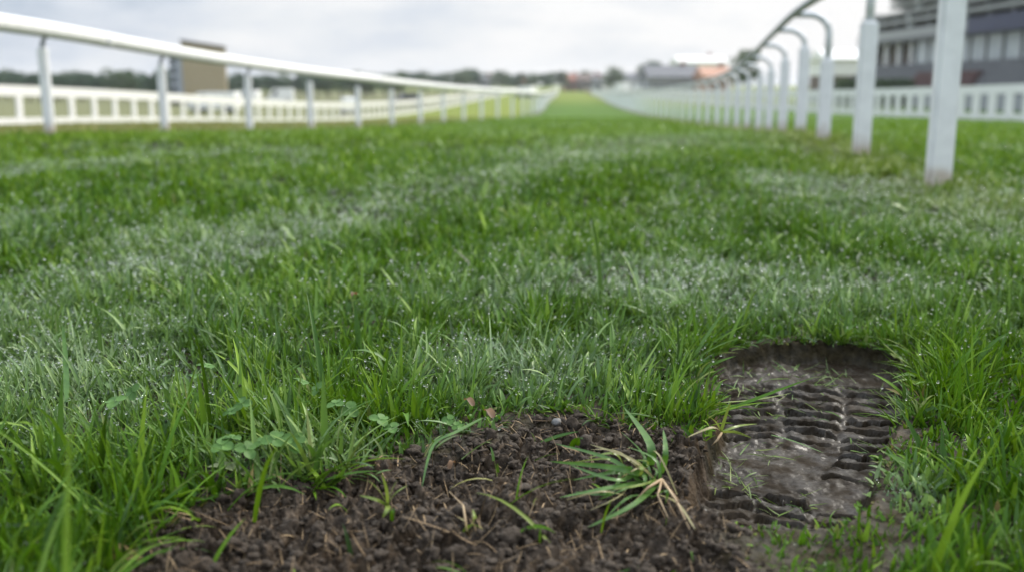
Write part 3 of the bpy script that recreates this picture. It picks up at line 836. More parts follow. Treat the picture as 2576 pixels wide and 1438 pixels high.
def rock(name, p, r, label, cat, mat):
    bm = bmesh.new(); bmesh.ops.create_icosphere(bm, subdivisions=3, radius=1)
    sx, sy, sz = r * random.uniform(.9, 1.3), r * random.uniform(.7, 1), r * random.uniform(.6, .9)
    for v in bm.verts:
        k = 1 + .35 * (vn(v.co.x * 1.5 + 3, v.co.y * 1.5 + v.co.z * 1.3, 3) - .5)
        v.co = Vector((v.co.x * sx * k, v.co.y * sy * k, v.co.z * sz * k))
    o = bm_obj(name, bm, mat, None, True); o.location = p; tag(o, label, cat); return o
rock('pebble', gp(1399, 1060, -.012), .009, 'pale grey pebble half hidden at the turf edge above the bare soil', 'pebble', M['pebble'])

def dead_leaf(px, py, z, ln, label):
    c = gp(px, py, z); bm = bmesh.new()
    a = random.uniform(0, 6.28); d = Vector((math.cos(a), math.sin(a), 0))
    ribbon(bm, [Vector((0, 0, 0)), d * ln * .5 + Vector((0, 0, .008)), d * ln + Vector((0, 0, .002))], ln * .38, .5)
    o = bm_obj('dead_leaf', bm, M['deadleaf'], None, True); o.location = c; tag(o, label, 'dead leaf')
M['deadleaf'] = leaf_mat('dead_leaf', (.10, .050, .022), (.20, .11, .05), .6)
dead_leaf(1190, 1020, .02, .03, 'curled orange-brown dead leaf standing in the turf edge')
dead_leaf(1130, 1178, -.012, .02, 'reddish brown leaf scrap lying on the bare soil')
dead_leaf(1240, 1050, .012, .035, 'brown dead leaf under the drooping long blade')
dead_leaf(895, 740, .05, .03, 'small tan dead leaf caught on the dewy grass')

# ------------------------------------------------------------------ running rails
def along(poly, spacing, start, end):
    seg = np.hypot(*np.diff(poly, axis=0).T); s = np.concatenate([[0], np.cumsum(seg)])
    s0 = np.interp(start, poly[:, 1], s); s1 = np.interp(end, poly[:, 1], s)
    q = np.arange(s0, s1, spacing)
    return np.stack([np.interp(q, s, poly[:, 0]), np.interp(q, s, poly[:, 1])], -1)
def heading(poly, Y):
    return math.atan2(float(xat(poly, Y + .5) - xat(poly, Y - .5)), 1.0)       # angle from +Y towards +X

def tzs(x, y):
    t = .5 * ((y - 11) + math.sqrt((y - 11) ** 2 + 16))
    return -1.4 * (1 - math.exp(-t / 34.0)) + .09 * math.exp(-((y - 10) / 4.5) ** 2)
def tz(x, y): return float(terr(np.array([x]), np.array([y]))[0])

def stuff_join(name, meshes, mat, root):
    """copies of one post mesh merged (the ones beyond the first hundred)"""
    bm = bmesh.new()
    for me, loc, rz in meshes:
        t = bmesh.new(); t.from_mesh(me)
        bmesh.ops.transform(t, matrix=Matrix.Translation(loc) @ Matrix.Rotation(rz, 4, 'Z'), verts=t.verts)
        tmp = bpy.data.meshes.new('tmp'); t.to_mesh(tmp); t.free(); bm.from_mesh(tmp); bpy.data.meshes.remove(tmp)
    o = bm_obj(name, bm, mat, root); o['kind'] = 'stuff'
    return o

# left rail: thick white oval rail on posts with a grey bracket
lrail = empty('running_rail', (-5.06, 11.1, 0)); lo = Vector(lrail.location)
tag(lrail, 'thick white running rail on posts along the left edge of the course', 'running rail', 'racecourse running rails')
def post_mesh(w, d, h, bev=.012):
    bm = bmesh.new(); box(bm, -w / 2, w / 2, -d / 2, d / 2, -.05, h)
    bmesh.ops.bevel(bm, geom=list(bm.edges), offset=bev, segments=3, affect='EDGES'); bmesh.ops.recalc_face_normals(bm, faces=bm.faces)
    me = bpy.data.meshes.new('post'); bm.to_mesh(me); bm.free(); me.materials.append(M['white'])
    for p in me.polygons: p.use_smooth = False
    return me
bm = bmesh.new(); tube_mesh(bm, [(0, 0, -.05), (0, 0, -.045), (0, 0, .922), (0, 0, .93)], .058, 18)
bmesh.ops.recalc_face_normals(bm, faces=bm.faces)
lp_me = bpy.data.meshes.new('post'); bm.to_mesh(lp_me); bm.free(); lp_me.materials.append(M['white'])
for p in lp_me.polygons: p.use_smooth = len(p.vertices) == 4
bm = bmesh.new(); tube_mesh(bm, [(0, 0, .93), (.012, 0, 1.0), (.05, 0, 1.07)], [.030, .028, .034], 10)
lb_me = bpy.data.meshes.new('bracket'); bm.to_mesh(lb_me); bm.free(); lb_me.materials.append(M['steel'])
pts = [p for p in along(LEFT, 2.95, 5.15, 398)]
far = []
for i, (x, y) in enumerate(pts):
    z = tz(x, y); rz = -heading(LEFT, y)
    if i < 100:
        o = bpy.data.objects.new('post', lp_me); COL.objects.link(o); o.parent = lrail
        o.location = Vector((x, y, z)) - lo; o.rotation_euler = (0, 0, rz)
        b_ = bpy.data.objects.new('bracket', lb_me); COL.objects.link(b_); b_.parent = o
    else: far.append((lp_me, Vector((x, y, z)) - lo, rz))
if far: stuff_join('post', far, M['white'], lrail)
bm = bmesh.new()
ry = [p for p in LEFT if p[1] > 3.0]
tube_mesh(bm, [Vector((p[0] + .05, p[1], tzs(*p) + 1.13)) - lo for p in ry], .070, 14, 1.25)
bm_obj('rail', bm, M['rail'], lrail, True)

for y in np.arange(6.4, 60, 5.9):
    x = float(xat(LEFT, y)); x2 = float(xat(LEFT, y + .16))
    bm = bmesh.new(); tube_mesh(bm, [Vector((x + .05, y, tzs(x, y) + 1.13)) - lo, Vector((x2 + .05, y + .16, tzs(x2, y + .16) + 1.13)) - lo], .0735, 14, 1.25)
    bm_obj('joint_sleeve', bm, M['white'], lrail, True)

# right rail: upright posts, steel swan necks carrying a thin rail over the turf
rrail = empty('running_rail', (2.27, 5.3, 0)); ro = Vector(rrail.location)
tag(rrail, 'running rail on the right with tall white posts and curved steel swan necks', 'running rail', 'racecourse running rails')
pmes = {}
def rpost(hs, top=1.16):
    if (hs, top) not in pmes:
        pm = post_mesh(.120, .105, hs, .016)
        bm = bmesh.new()
        pts = [(.0, 0, hs - .02), (.0, 0, max(hs + .02, .98))]
        zc = max(hs + .02, .98 + (top - 1.16) * 1.5)
        pts[1] = (0, 0, zc)
        rr_ = top - zc
        for k in range(1, 9):
            a = k / 8 * math.pi / 2
            pts.append((-(1 - math.cos(a)) * .19, 0, zc + math.sin(a) * rr_))
        pts.append((-.32, 0, 1.165))
        tube_mesh(bm, pts, .033, 10)
        sm = bpy.data.meshes.new('swan_neck'); bm.to_mesh(sm); bm.free(); sm.materials.append(M['galv'])
        for p in sm.polygons: p.use_smooth = True
        pmes[(hs, top)] = (pm, sm)
    return pmes[(hs, top)]
pts = list(along(RIGHT, 2.11, 1.13, 330))
far = []
for i, (x, y) in enumerate(pts):
    z = tz(x, y); rz = -heading(RIGHT, y)
    pm, sm = rpost(.76 if i == 4 else (1.03 if i < 3 else .97), 1.27 if i < 4 else 1.16)
    if i < 100:
        o = bpy.data.objects.new('post', pm); COL.objects.link(o); o.parent = rrail
        o.location = Vector((x, y, z)) - ro; o.rotation_euler = (0, 0, rz)
        b_ = bpy.data.objects.new('swan_neck', sm); COL.objects.link(b_); b_.parent = o
    else: far.append((pm, Vector((x, y, z)) - ro, rz))
if far: stuff_join('post', far, M['white'], rrail)
bm = bmesh.new()
ry = [p for p in RIGHT if p[1] > 1.2 and p[1] < 332]
tube_mesh(bm, [Vector((p[0] - .32, p[1], tzs(*p) + 1.175)) - ro for p in ry], .034, 12)
bm_obj('rail', bm, M['railgrey'], rrail, True)

# ------------------------------------------------------------------ board fences
def board_fence(name, label, poly, y0, y1, spacing, top, hgt, low, pw, y_start=None, group='white fences beside the course'):
    root = empty(name, (float(xat(poly, y0)), y0, 0)); o0 = Vector(root.location)
    tag(root, label, 'fence', group)
    P = [p for p in poly if y0 <= p[1] <= y1]
    def ribbon_box(nm, z0, z1, th, off=0):
        bm = bmesh.new(); prev = None
        for p in P:
            hd = heading(poly, p[1]); nx, ny = math.cos(hd), -math.sin(hd)
            z = tz(*p)
            q = [Vector((p[0] + nx * (s * th / 2 + off), p[1] + ny * (s * th / 2 + off), z + zz)) - o0 for s, zz in ((-1, z0), (1, z0), (1, z1), (-1, z1))]
            row = [bm.verts.new(v) for v in q]
            if prev:
                for k in range(4): bm.faces.new((prev[k], prev[(k + 1) % 4], row[(k + 1) % 4], row[k]))
            else: bm.faces.new(row)
            prev = row
        bm.faces.new(prev)
        return bm_obj(nm, bm, M['fence'], root)
    ribbon_box('top_rail', hgt - top, hgt, .07)
    ribbon_box('bottom_rail', low[0], low[1], .05)
    me = bpy.data.meshes.new('post'); bm = bmesh.new(); box(bm, -.035, .035, -pw / 2, pw / 2, -.1, hgt - top)
    bmesh.ops.recalc_face_normals(bm, faces=bm.faces); bm.to_mesh(me); bm.free(); me.materials.append(M['fence'])
    far = []
    for i, (x, y) in enumerate(along(poly, spacing, y0 + .2, y1)):
        loc = Vector((x, y, tz(x, y))) - o0; rz = -heading(poly, y)
        if i < 100:
            o = bpy.data.objects.new('post', me); COL.objects.link(o); o.parent = root; o.location = loc; o.rotation_euler = (0, 0, rz)
        else: far.append((me, loc, rz))
    if far: stuff_join('post', far, M['fence'], root)
board_fence('board_fence', 'long low white fence with wide top rail beyond the left running rail', FENCE_L, 19, 390, 1.45, .30, 1.12, (.02, .20), .26)
board_fence('board_fence', 'white panelled fence with square gaps in front of the grandstand', FENCE_R, 23, 390, 1.35, .34, 1.32, (.04, .26), .52)

# sand gallop beyond the left fence
bm = bmesh.new(); prev = None
for y in np.concatenate([np.linspace(20, 120, 60), np.linspace(126, 380, 30)]):
    x = float(xat(FENCE_L, y)); row = []
    wd = min(7 + .85 * y, 120)
    for k in range(9):
        xx = x - 1.2 - wd * k / 8
        row.append(bm.verts.new((xx, y, tz(xx, y) + .012)))
    if prev:
        for k in range(8): bm.faces.new((prev[k], prev[k + 1], row[k + 1], row[k]))
    prev = row
tag(bm_obj('sand_path', bm, M['sand'], None, True), kind='structure')

# ------------------------------------------------------------------ vehicles, houses
def van(loc, rz, label, cat, paint, L=4.6, W=1.9, Ht=2.0, kind='van', nm='white_van'):
    root = empty(nm, loc, rz); tag(root, label, cat)
    if kind == 'van':
        prof = [(-L / 2, .35), (-L / 2, Ht - .12), (-L / 2 + .12, Ht), (L * .22, Ht), (L * .30, Ht - .10), (L * .41, Ht * .56), (L / 2 - .1, Ht * .48), (L / 2, Ht * .38), (L / 2, .35)]
    else:
        prof = [(-L / 2, .35), (-L / 2, .85), (-L * .42, .95), (-L * .30, Ht - .06), (-L * .22, Ht), (L * .06, Ht), (L * .22, .98), (L * .46, .80), (L / 2, .60), (L / 2, .35)]
    bm = bmesh.new(); prism(bm, prof, -W / 2, W / 2); bm_obj('body', bm, M[paint], root, bevel=.05)
    wz0, wz1 = (Ht * .56, Ht - .22) if kind == 'van' else (.98, Ht - .10)
    for s in (-1, 1):
        bm = bmesh.new()
        for (a, b_) in (((L * .10, L * .30),) if kind == 'van' else ((-L * .28, -.05), (.02, L * .13))):
            vs = [(s * (W / 2 + .006), a, wz0), (s * (W / 2 + .006), b_, wz0), (s * (W / 2 + .006), b_ - .22, wz1), (s * (W / 2 + .006), a + .02, wz1)]
            f = [bm.verts.new(v) for v in vs] + [bm.verts.new((v[0] - s * .02, v[1], v[2])) for v in vs]
            bm.faces.new(f[:4]); bm.faces.new(f[4:])
            for k in range(4): bm.faces.new((f[k], f[(k + 1) % 4], f[4 + (k + 1) % 4], f[4 + k]))
        bm_obj('window', bm, M['winglass'], root)
        for yy in (-L * .30, L * .32):
            bm = bmesh.new(); tube_mesh(bm, [(s * (W / 2 - .20), yy, .33), (s * (W / 2 + .012), yy, .33)], .33, 20)
            w = bm_obj('wheel', bm, M['rubber'], root)
            bm = bmesh.new(); tube_mesh(bm, [(s * (W / 2 + .006), yy, .33), (s * (W / 2 + .022), yy, .33)], .19, 16)
            bm_obj('rim', bm, M['steel'], w)
    bm = bmesh.new(); box(bm, -W / 2 + .18, W / 2 - .18, L / 2 - .005, L / 2 + .012, .48, .62); bm_obj('grille', bm, M['dark'], root)
    for s in (-1, 1):
        bm = bmesh.new(); box(bm, s * (W / 2 - .28) - .12, s * (W / 2 - .28) + .12, L / 2 - .01, L / 2 + .015, .66, .76)
        bm_obj('headlight', bm, M['glassf'], root, bevel=.006)
    return root

def spot(px, Y, dz=0):
    x = (px - CX) / FPX * Y
    return (x, Y, tz(x, Y) + dz)

van(spot(552, 86), R(88), 'large white van parked behind the left white fence below the tan tower', 'van', 'vanpaint', 4.1, 1.9, 1.75)
van(spot(637, 120), R(80), 'small pale van standing between the two white vans beyond the left fence', 'van', 'vanpaint', 2.6, 1.6, 1.8)
van(spot(717, 128), R(95), 'small boxy white van right of the second tree gap beyond the left fence', 'van', 'vanpaint', 3.2, 1.8, 2.0)
van(spot(882, 80), R(15), 'white vehicle seen end-on close behind the left fence', 'van', 'vanpaint', 3.6, 1.0, 1.35)
van(spot(1025, 112), R(110), 'dark grey car parked on the grass beyond the left fence', 'car', 'carpaint', 3.9, 1.7, 1.5, 'car', 'grey_car')
van(spot(1322, 150), R(60), 'white van where the left fence meets the end of the course', 'van', 'vanpaint', 2.6, 1.7, 1.7)
van(spot(1556, 190), R(30), 'white van parked beside the round tree right of the course end', 'van', 'vanpaint', 3.6, 2.0, 2.3)
van(spot(1593, 200), R(70), 'white van below the grey house right of the course end', 'van', 'vanpaint', 2.6, 1.9, 2.2)

def house(px0, px1, ytop, Y, wall, roofm, label, cat='house', nm='house', depth=8, roof_frac=.4, nwin=3, yaw=0):
    x0 = (px0 - CX) / FPX * Y; x1 = (px1 - CX) / FPX * Y; w = x1 - x0
    zt = at(px0, ytop, Y)[2]; xc = (x0 + x1) / 2; z0 = tz(xc, Y)
    hgt = zt - z0; wh = hgt * (1 - roof_frac)
    root = empty(nm, (xc, Y, z0), yaw); tag(root, label, cat)
    bm = bmesh.new(); box(bm, -w / 2, w / 2, 0, depth, -.3, wh); bm_obj('wall', bm, M[wall], root)
    if roof_frac > 0:
        bm = bmesh.new(); e = .35
        prof = [(-e, wh - .05), (-e, wh + .12), (depth / 2, hgt + .1), (depth + e, wh + .12), (depth + e, wh - .05)]
        prism(bm, prof, -w / 2 - e, w / 2 + e); rf = bm_obj('roof', bm, M[roofm], root)
        bm = bmesh.new(); box(bm, w * .22, w * .22 + .7, depth / 2 - .4, depth / 2 + .4, hgt - .9, hgt + .9); bm_obj('chimney', bm, M['brick'], rf)
    for k in range(nwin):
        cx = -w / 2 + w * (k + .5) / nwin; ws = min(1.1, w / nwin * .5)
        bm = bmesh.new(); box(bm, cx - ws / 2 - .06, cx + ws / 2 + .06, -.06, -.003, wh * .45 - .06, wh * .80 + .06); f = bm_obj('window', bm, M['render'], root)
        bm = bmesh.new(); box(bm, cx - ws / 2, cx + ws / 2, -.075, -.064, wh * .45, wh * .80); bm_obj('pane', bm, M['winglass'], f)
    bm = bmesh.new(); box(bm, -w * .08 - .45, -w * .08 + .45, -.05, -.004, -.05, min(2.05, wh * .40)); bm_obj('door', bm, M['dark'], root)
    return root
house(1298, 1318, 197, 300, 'brick', 'brick', 'tiny red brick hut at the left of the course end', roof_frac=.35, nwin=1)
house(1213, 1232, 193, 260, 'greywall', 'slate', 'narrow pale grey building in front of the treeline left of the course end', roof_frac=.15, nwin=1)
house(1416, 1450, 186, 330, 'brick', 'brick', 'red brick house beyond the far end of the course', nwin=3)
house(1452, 1512, 186, 320, 'brown', 'brown', 'long brown house right of the red brick one beyond the course', nwin=5)
house(1490, 1510, 194, 290, 'greywall', 'slate', 'small pale grey hut in front of the long brown house', roof_frac=.2, nwin=1)
house(1560, 1612, 185, 300, 'greywall', 'slate', 'grey house between the two round trees right of the course end', nwin=4)
house(1625, 1752, 164, 190, 'greywall', 'slate', 'long dark-roofed stable building in front of the white hall', 'building', 'stable_building', 12, .42, 8, R(0))
house(1700, 1815, 141, 240, 'render', 'render', 'tall white hall behind the dark-roofed stable building', 'building', 'hall', 14, .18, 5)
house(1762, 1830, 168, 180, 'terra', 'terra', 'terracotta orange building beside the right running rail', 'building', 'orange_building', 10, .35, 4)

# tan tower with grey side beyond the left fence
Y = 125; tp = spot(531, Y)
root = empty('tower', tp, R(14)); tag(root, 'tall tan-clad tower with grey left side beyond the left fence', 'tower')
ht = at(515, 100, Y)[2] - tp[2]
def mono(bm, x0, x1, y0, y1, z0, zl, zr_):
    box(bm, x0, x1, y0, y1, z0, z0 + 1); bm.verts.ensure_lookup_table()
    for v in bm.verts:
        if v.co.z > z0 + .5: v.co.z = zl + (zr_ - zl) * (v.co.x - x0) / (x1 - x0)
bm = bmesh.new(); mono(bm, -2.55, 2.55, 0, 4.2, 1.2, ht - .25, ht - 1.0); bm_obj('tan_cladding', bm, M['tan'], root)
bm = bmesh.new()
for v in [(-2.65, -.1, ht - .24), (2.65, -.1, ht - 1.01), (2.65, 4.3, ht - 1.01), (-2.65, 4.3, ht - .24), (-2.65, -.1, ht), (2.65, -.1, ht - .77), (2.65, 4.3, ht - .77), (-2.65, 4.3, ht)]: bm.verts.new(v)
bm.verts.ensure_lookup_table()
for f in ((0, 3, 2, 1), (4, 5, 6, 7), (0, 1, 5, 4), (1, 2, 6, 5), (2, 3, 7, 6), (3, 0, 4, 7)): bm.faces.new([bm.verts[k] for k in f])
bm_obj('roof_edge', bm, M['dark'], root)
bm = bmesh.new(); box(bm, -4.2, 2.5, .1, 4.1, 0, 1.196); bm_obj('plinth', bm, M['dark'], root)
bm = bmesh.new(); box(bm, -4.1, -2.554, .3, 4.0, 1.2, ht - 1.5); bm_obj('stair_side', bm, M['greyclad'], root)
for k in range(4):
    bm = bmesh.new(); box(bm, -3.9, -3.3, .27, .297, 1.6 + k * 1.1, 2.3 + k * 1.1); bm_obj('window', bm, M['winglass'], root)

# marquee by the grandstand
root = empty('marquee', (40.2, 123, tz(40, 123)), R(0)); tag(root, 'white marquee at the left end of the grandstand', 'marquee')
bm = bmesh.new(); box(bm, -2.2, 2.2, 0, 7, 3.0, 4.9); bm_obj('canvas_wall', bm, M['canvas'], root)
bm = bmesh.new(); box(bm, -2.15, 2.15, .05, 6.95, -.2, 2.996); bm_obj('base_wall', bm, M['brown'], root)
bm = bmesh.new(); prism(bm, [(-.3, 4.9), (-.3, 5.0), (3.5, 6.2), (7.3, 5.0), (7.3, 4.9)], -2.5, 2.5); bm_obj('canvas_roof', bm, M['canvas'], root)

# ------------------------------------------------------------------ grandstand
GX = 39.6
gz = tz(GX, 95)
root = empty('grandstand', (GX, 86, gz)); tag(root, 'multi-tier grey grandstand with navy fascia behind the white fence on the right', 'grandstand')
def gbox(nm, x0, x1, y0, y1, z0, z1, mat, par=None):
    bm = bmesh.new(); box(bm, x0, x1, y0 - 86, y1 - 86, z0 - gz, z1 - gz); o = bm_obj(nm, bm, M[mat], par or root); return o
# lower terrace of steps
bm = bmesh.new()
for k in range(9):
    box(bm, -6.5 + k * .75, -6.5 + (k + 1) * .75 - .002, 52 - 86, 112 - 86, -.5, .45 + k * .42)
bm_obj('terrace_steps', bm, M['concrete'], root)
for k in range(3, 6):
    bm = bmesh.new()
    for s_ in range(13):
        y = 76 + k + s_ * .95
        box(bm, -6.5 + k * .75 + .15, -6.5 + k * .75 + .6, y - 86, y + .8 - 86, .45 + k * .42 + .004, .45 + k * .42 + .40)
    bm_obj('seat_row', bm, M['maroon'], root)
gbox('front_wall', -7.0, -6.6, 52, 114, gz - .5, gz + 1.15, 'greywall')
# glazed lounge behind the terrace
gbox('lounge_glazing', .4, .6, 52, 101, gz + 3.9, 4.75, 'glassf')
for k in range(17):
    gbox('mullion', .30, .396, 53 + k * 3, 53.25 + k * 3, gz + 3.9, 4.75, 'dark')
gbox('back_wall', 6, 6.4, 50, 116, gz - .4, 7.6, 'greywall')
gbox('undercroft_wall', 2.2, 2.4, 101.1, 115.5, gz - .2, 4.75, 'brown')
for y in (101.6, 105, 108.5, 112, 115.2):
    gbox('column', .1, .55, y, y + .5, gz - .2, 4.75, 'render')
# main slab, navy fascia
gbox('main_slab', -.4, 6, 50, 116, 4.76, 5.15, 'concrete')
gbox('parapet', -.40, -.18, 88, 116, 5.154, 5.95, 'concrete2')
gbox('navy_fascia', -.62, -.404, 50, 88, 4.80, 6.1, 'navy')
tiers = [(5.15, 116), (6.15, 116), (7.0, 116), (7.85, 108.4), (8.7, 108.4), (9.6, 108.4), (10.6, 108.4), (11.6, 108.4)]
for i, (z, ye) in enumerate(tiers):
    o_ = -.3 + i * .16
    gbox('shaded_lounge', 2.0 + i * .1, 2.2 + i * .1, 50.2, ye - .2, z - .1, z + .436, 'dark')
    gbox('balcony_slab', o_, 6, 50, ye, z + .44, z + .56, 'concrete')
    gbox('balcony_front', o_ - .04, o_ + .14, 50, ye, z + .564, z + .86, 'concrete2')
    for k in range(16):
        y = 52 + k * 4.1 + (i % 3) * .9
        if y < ye - .6 and i: gbox('pier', o_ + .3, o_ + .6, y, y + (.35 if k % 3 else 1.3), z + .01, z + .436, 'greywall' if k % 3 else 'glassf')
gbox('end_wall', .3, 6, 108.45, 108.8, 9.0, 12.6, 'concrete')
gbox('stair_tower', .8, 5, 116.05, 117.4, gz - .3, 8.3, 'greywall')
bm = bmesh.new(); prism(bm, [(50 - 86, 12.8 - gz), (50 - 86, 13.2 - gz), (109.5 - 86, 13.2 - gz), (109.5 - 86, 12.8 - gz)], -3.5, 7); bm_obj('roof', bm, M['render'], root)

# ------------------------------------------------------------------ trees and hedges
def leaf_cloud(n, rad, hz, size, lobes, seed):
    g = np.random.default_rng(seed)
    cs = []
    for k in range(lobes):
        a = g.uniform(0, 6.28); rr = rad * g.uniform(.15, .62); z = g.uniform(-.55, .75) * hz
        sh = 1 - .45 * max(0, z / hz)
        cs.append((rr * math.cos(a) * sh, rr * math.sin(a) * sh, z, rad * g.uniform(.32, .52)))
    cs = np.array(cs)
    idx = g.integers(0, lobes, n)
    d = g.normal(0, 1, (n, 3)); d /= np.linalg.norm(d, axis=1)[:, None]
    rr = cs[idx, 3] * g.uniform(.45, 1.08, n) ** .6
    P = cs[idx, :3] + d * rr[:, None] * np.array([1, 1, .85])
    u = g.normal(0, 1, (n, 3)); u /= np.linalg.norm(u, axis=1)[:, None]
    v = np.cross(u, g.normal(0, 1, (n, 3))); v /= np.linalg.norm(v, axis=1)[:, None]
    s = size * g.uniform(.6, 1.3, n)[:, None]
    V = np.stack([P - u * s, P + v * s * .6, P + u * s, P - v * s * .6], 1).reshape(-1, 3)
    F = np.arange(4 * n).reshape(n, 4)
    return V, F
def tree_proto(h, rad, mat, seed, low=.22, nm='tree'):
    root = empty(nm)
    bm = bmesh.new(); g = random.Random(seed)
    tube_mesh(bm, [(0, 0, -.3), (g.gauss(0, .08), 0, h * .25), (g.gauss(0, .15), g.gauss(0, .1), h * .55), (0, 0, h * .85)], [h * .032, h * .024, h * .016, h * .004], 8)
    for k in range(6):
        a = g.uniform(0, 6.28); z0 = h * g.uniform(.22, .55); l = rad * g.uniform(.5, .8)
        tube_mesh(bm, [(0, 0, z0), (math.cos(a) * l * .5, math.sin(a) * l * .5, z0 + h * .10), (math.cos(a) * l, math.sin(a) * l, z0 + h * .2)], [h * .012, h * .008, h * .003], 6)
    bm_obj('trunk', bm, M['bark'], root, True)
    hz = h * (1 - low) / 2
    V, F = leaf_cloud(1500, rad, hz, h * .035, 16, seed)
    V[:, 2] = np.clip(V[:, 2], -hz, hz * 1.05) + h * low + hz
    mesh_np('crown', V, F, mat if not isinstance(mat, str) else M[mat], False, parent=root)
    return root
protos = [tree_proto(9, 4.2, 'leafdark', 3, .04), tree_proto(9, 3.8, 'leafdark', 5, .06), tree_proto(9, 4.6, 'leafmid', 8, .05), tree_proto(9, 3.4, 'leafmid', 12, .18)]
used = [False] * 4
def plant_tree(px, ytop, Y, k, label, group=None, wide=1.0):
    x, _, z = spot(px, Y)
    ht = at(px, ytop, Y)[2] - z
    if not used[k]: t = protos[k]; used[k] = True
    else: t = copy_tree(protos[k])
    t.location = (x, Y, z); s = ht / 9; t.scale = (s * wide, s * wide, s); t.rotation_euler = (0, 0, random.uniform(0, 6.28))
    if 'group' in t: del t['group']
    tag(t, label, 'tree', group)
gl = 'trees of the dark line beyond the left fence'
for px in range(-160, 470, 26):
    top = 180 + random.uniform(-9, 6)
    if 185 < px < 225: top = 177
    plant_tree(px + random.uniform(-8, 8), top, random.uniform(150, 190), random.choice([0, 0, 1, 2, 2]), 'dark green tree in the row behind the left fence, left of the tan tower', gl, 1.35)
for px in range(570, 1010, 27):
    plant_tree(px + random.uniform(-8, 8), 184 + random.uniform(-9, 6) , random.uniform(185, 225), random.choice([0, 1, 1, 2]), 'dark tree in the row between the tan tower and the course end', 'trees between tower and course end', 1.35)
for px in range(1015, 1420, 22):
    top = 181 + random.uniform(-7, 5)
    if 1160 < px < 1205: top = 170
    if 1300 < px < 1390: top = 182
    plant_tree(px + random.uniform(-6, 6), top, random.uniform(270, 330), random.choice([0, 1, 2, 3]), 'distant dark tree in the row behind the far end of the course', 'trees at the far end of the course', 1.25)
for px in (1425, 1445, 1500, 1530, 1575, 1600, 1690, 1720):
    plant_tree(px, 197 + random.uniform(-5, 4), 400, random.choice([1, 3]), 'small hazy tree behind the houses right of the course end', 'trees behind the far houses', 1.3)
plant_tree(1470, 178, 345, 3, 'small dark tree over the roof of the long brown house')
plant_tree(1541, 166, 260, 2, 'round dark green tree between the brown house and the white vans', None, 1.25)
plant_tree(1630, 148, 230, 0, 'rounded tree at the left end of the dark-roofed stable building', None, 1.1)
plant_tree(1866, 124, 150, 3, 'sunlit olive green tree behind the right running rail', None, 1.0)
M_l = protos[3]
def hedge(px0, px1, ytop, Y, label, depth=1.4, mat='leafmid'):
    x0 = (px0 - CX) / FPX * Y; x1 = (px1 - CX) / FPX * Y; xc = (x0 + x1) / 2; z0 = tz(xc, Y); zt = at(px0, ytop, Y)[2] - z0
    n = 2600; g = np.random.default_rng(int(px0))
    P = np.stack([g.uniform(x0 - xc, x1 - xc, n), g.uniform(-depth / 2, depth / 2, n), zt * g.uniform(0, 1, n) ** .8 + g.normal(0, .04, n)], -1)
    u = g.normal(0, 1, (n, 3)); u /= np.linalg.norm(u, axis=1)[:, None]; v = np.cross(u, g.normal(0, 1, (n, 3))); v /= np.linalg.norm(v, axis=1)[:, None]
    s = .16 * g.uniform(.6, 1.3, n)[:, None]
    V = np.stack([P - u * s, P + v * s * .6, P + u * s, P - v * s * .6], 1).reshape(-1, 3)
    o = mesh_np('hedge', V, np.arange(4 * n).reshape(n, 4), M[mat], False); o.location = (xc, Y, z0); tag(o, label, 'hedge')
hedge(2088, 2275, 200, 84, 'dark green clipped hedge below the left end of the grandstand')

hm = bpy.data.materials.new('haze_air'); hm.use_nodes = True
hn = hm.node_tree; hn.nodes.clear()
ho = hn.nodes.new('ShaderNodeOutputMaterial'); hv = hn.nodes.new('ShaderNodeVolumePrincipled')
hv.inputs['Color'].default_value = (.90, .93, .97, 1); hv.inputs['Density'].default_value = .0003; hv.inputs['Anisotropy'].default_value = .2
hn.links.new(hv.outputs[0], ho.inputs['Volume'])
bm = bmesh.new(); box(bm, -9300, 9300, -60, 4300, -4.5, 21)
tag(bm_obj('haze', bm, hm), kind='stuff')

# ------------------------------------------------------------------ sky, sun, camera
SUN_EL, SUN_AZ = R(40), R(48)     # azimuth from +Y towards +X
W = bpy.data.worlds.new('World'); S.world = W; W.use_nodes = True
nt = W.node_tree; nt.nodes.clear()
out = nt.nodes.new('ShaderNodeOutputWorld')
sky = nt.nodes.new('ShaderNodeTexSky'); sky.sky_type = 'NISHITA'; sky.sun_disc = False
sky.sun_elevation = SUN_EL; sky.sun_rotation = SUN_AZ; sky.dust_density = 3
bg1 = nt.nodes.new('ShaderNodeBackground'); bg1.inputs['Strength'].default_value = .10
nt.links.new(sky.outputs[0], bg1.inputs['Color'])
tc = nt.nodes.new('ShaderNodeTexCoord')
mp = nt.nodes.new('ShaderNodeMapping'); mp.inputs['Scale'].default_value = (1.6, 1.6, 5.5); mp.inputs['Location'].default_value = (.3, .1, .2)
nt.links.new(tc.outputs['Generated'], mp.inputs['Vector'])
nz = nt.nodes.new('ShaderNodeTexNoise'); nz.inputs['Scale'].default_value = 4.2; nz.inputs['Detail'].default_value = 7; nz.inputs['Roughness'].default_value = .55
nt.links.new(mp.outputs[0], nz.inputs['Vector'])
sx = nt.nodes.new('ShaderNodeSeparateXYZ'); nt.links.new(tc.outputs['Generated'], sx.inputs[0])
dp = nt.nodes.new('ShaderNodeVectorMath'); dp.operation = 'DOT_PRODUCT'; nt.links.new(tc.outputs['Generated'], dp.inputs[0]); dp.inputs[1].default_value = (.85, .5, 0)
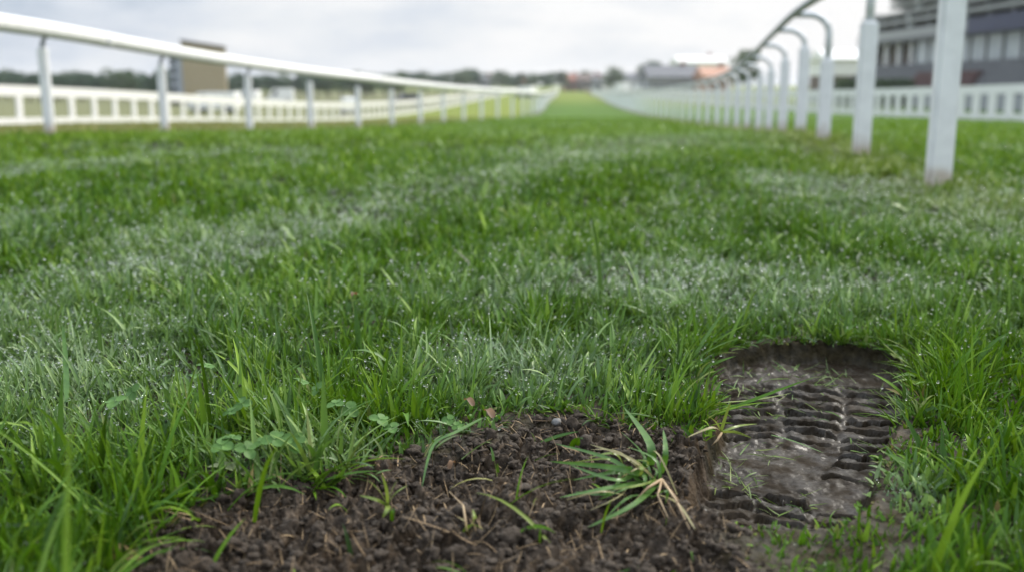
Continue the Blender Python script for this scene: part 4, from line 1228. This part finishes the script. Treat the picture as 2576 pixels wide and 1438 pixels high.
# clouds brighter towards the sun side (+X), thicker and greyer to the left
g1 = nt.nodes.new('ShaderNodeMapRange'); nt.links.new(dp.outputs['Value'], g1.inputs[0]); g1.inputs[1].default_value = -.05; g1.inputs[2].default_value = .78; g1.inputs[3].default_value = -.22; g1.inputs[4].default_value = .26
ad = nt.nodes.new('ShaderNodeMath'); ad.operation = 'ADD'; nt.links.new(nz.outputs['Fac'], ad.inputs[0]); nt.links.new(g1.outputs[0], ad.inputs[1])
cc = ramp(nt, ad.outputs[0], [(.22, (.52, .60, .71)), (.36, (.71, .765, .85)), (.50, (.84, .87, .91)), (.68, (.98, .98, .985))])
zr = nt.nodes.new('ShaderNodeMapRange'); zr.interpolation_type = 'SMOOTHSTEP'; nt.links.new(sx.outputs['Z'], zr.inputs[0]); zr.inputs[1].default_value = .08; zr.inputs[2].default_value = .9
zr.inputs[3].default_value = 1.0; zr.inputs[4].default_value = 2.9
bg2 = nt.nodes.new('ShaderNodeBackground'); nt.links.new(cc, bg2.inputs['Color']); nt.links.new(zr.outputs[0], bg2.inputs['Strength'])
ms = nt.nodes.new('ShaderNodeMixShader'); ms.inputs[0].default_value = .92
nt.links.new(bg1.outputs[0], ms.inputs[1]); nt.links.new(bg2.outputs[0], ms.inputs[2]); nt.links.new(ms.outputs[0], out.inputs['Surface'])

sl = bpy.data.lights.new('sun', 'SUN'); sl.energy = 3.4; sl.angle = R(10); sl.color = (1, .95, .86)
so = bpy.data.objects.new('sun', sl); COL.objects.link(so)
dv = Vector((math.sin(SUN_AZ) * math.cos(SUN_EL), math.cos(SUN_AZ) * math.cos(SUN_EL), math.sin(SUN_EL)))
so.rotation_euler = dv.to_track_quat('Z', 'Y').to_euler(); so.location = (20, 10, 30)

cam = bpy.data.cameras.new('camera'); co = bpy.data.objects.new('camera', cam); COL.objects.link(co)
co.location = (0, 0, H); co.rotation_euler = (math.pi / 2 - PITCH, 0, 0)
cam.sensor_width = 36; cam.lens = FPX / 2576 * 36; cam.clip_start = .05; cam.clip_end = 8000
cam.dof.use_dof = True; cam.dof.focus_distance = 1.74; cam.dof.aperture_fstop = 2.35; cam.dof.aperture_blades = 9
S.camera = co
S.view_settings.view_transform = 'Standard'; S.view_settings.look = 'None'; S.view_settings.exposure = .05; S.view_settings.gamma = 1
S.render.engine = 'CYCLES'
S.cycles.max_bounces = 6; S.cycles.diffuse_bounces = 3; S.cycles.glossy_bounces = 2; S.cycles.transmission_bounces = 4; S.cycles.transparent_max_bounces = 4
S.cycles.caustics_reflective = False; S.cycles.caustics_refractive = False
S.cycles.use_denoising = True
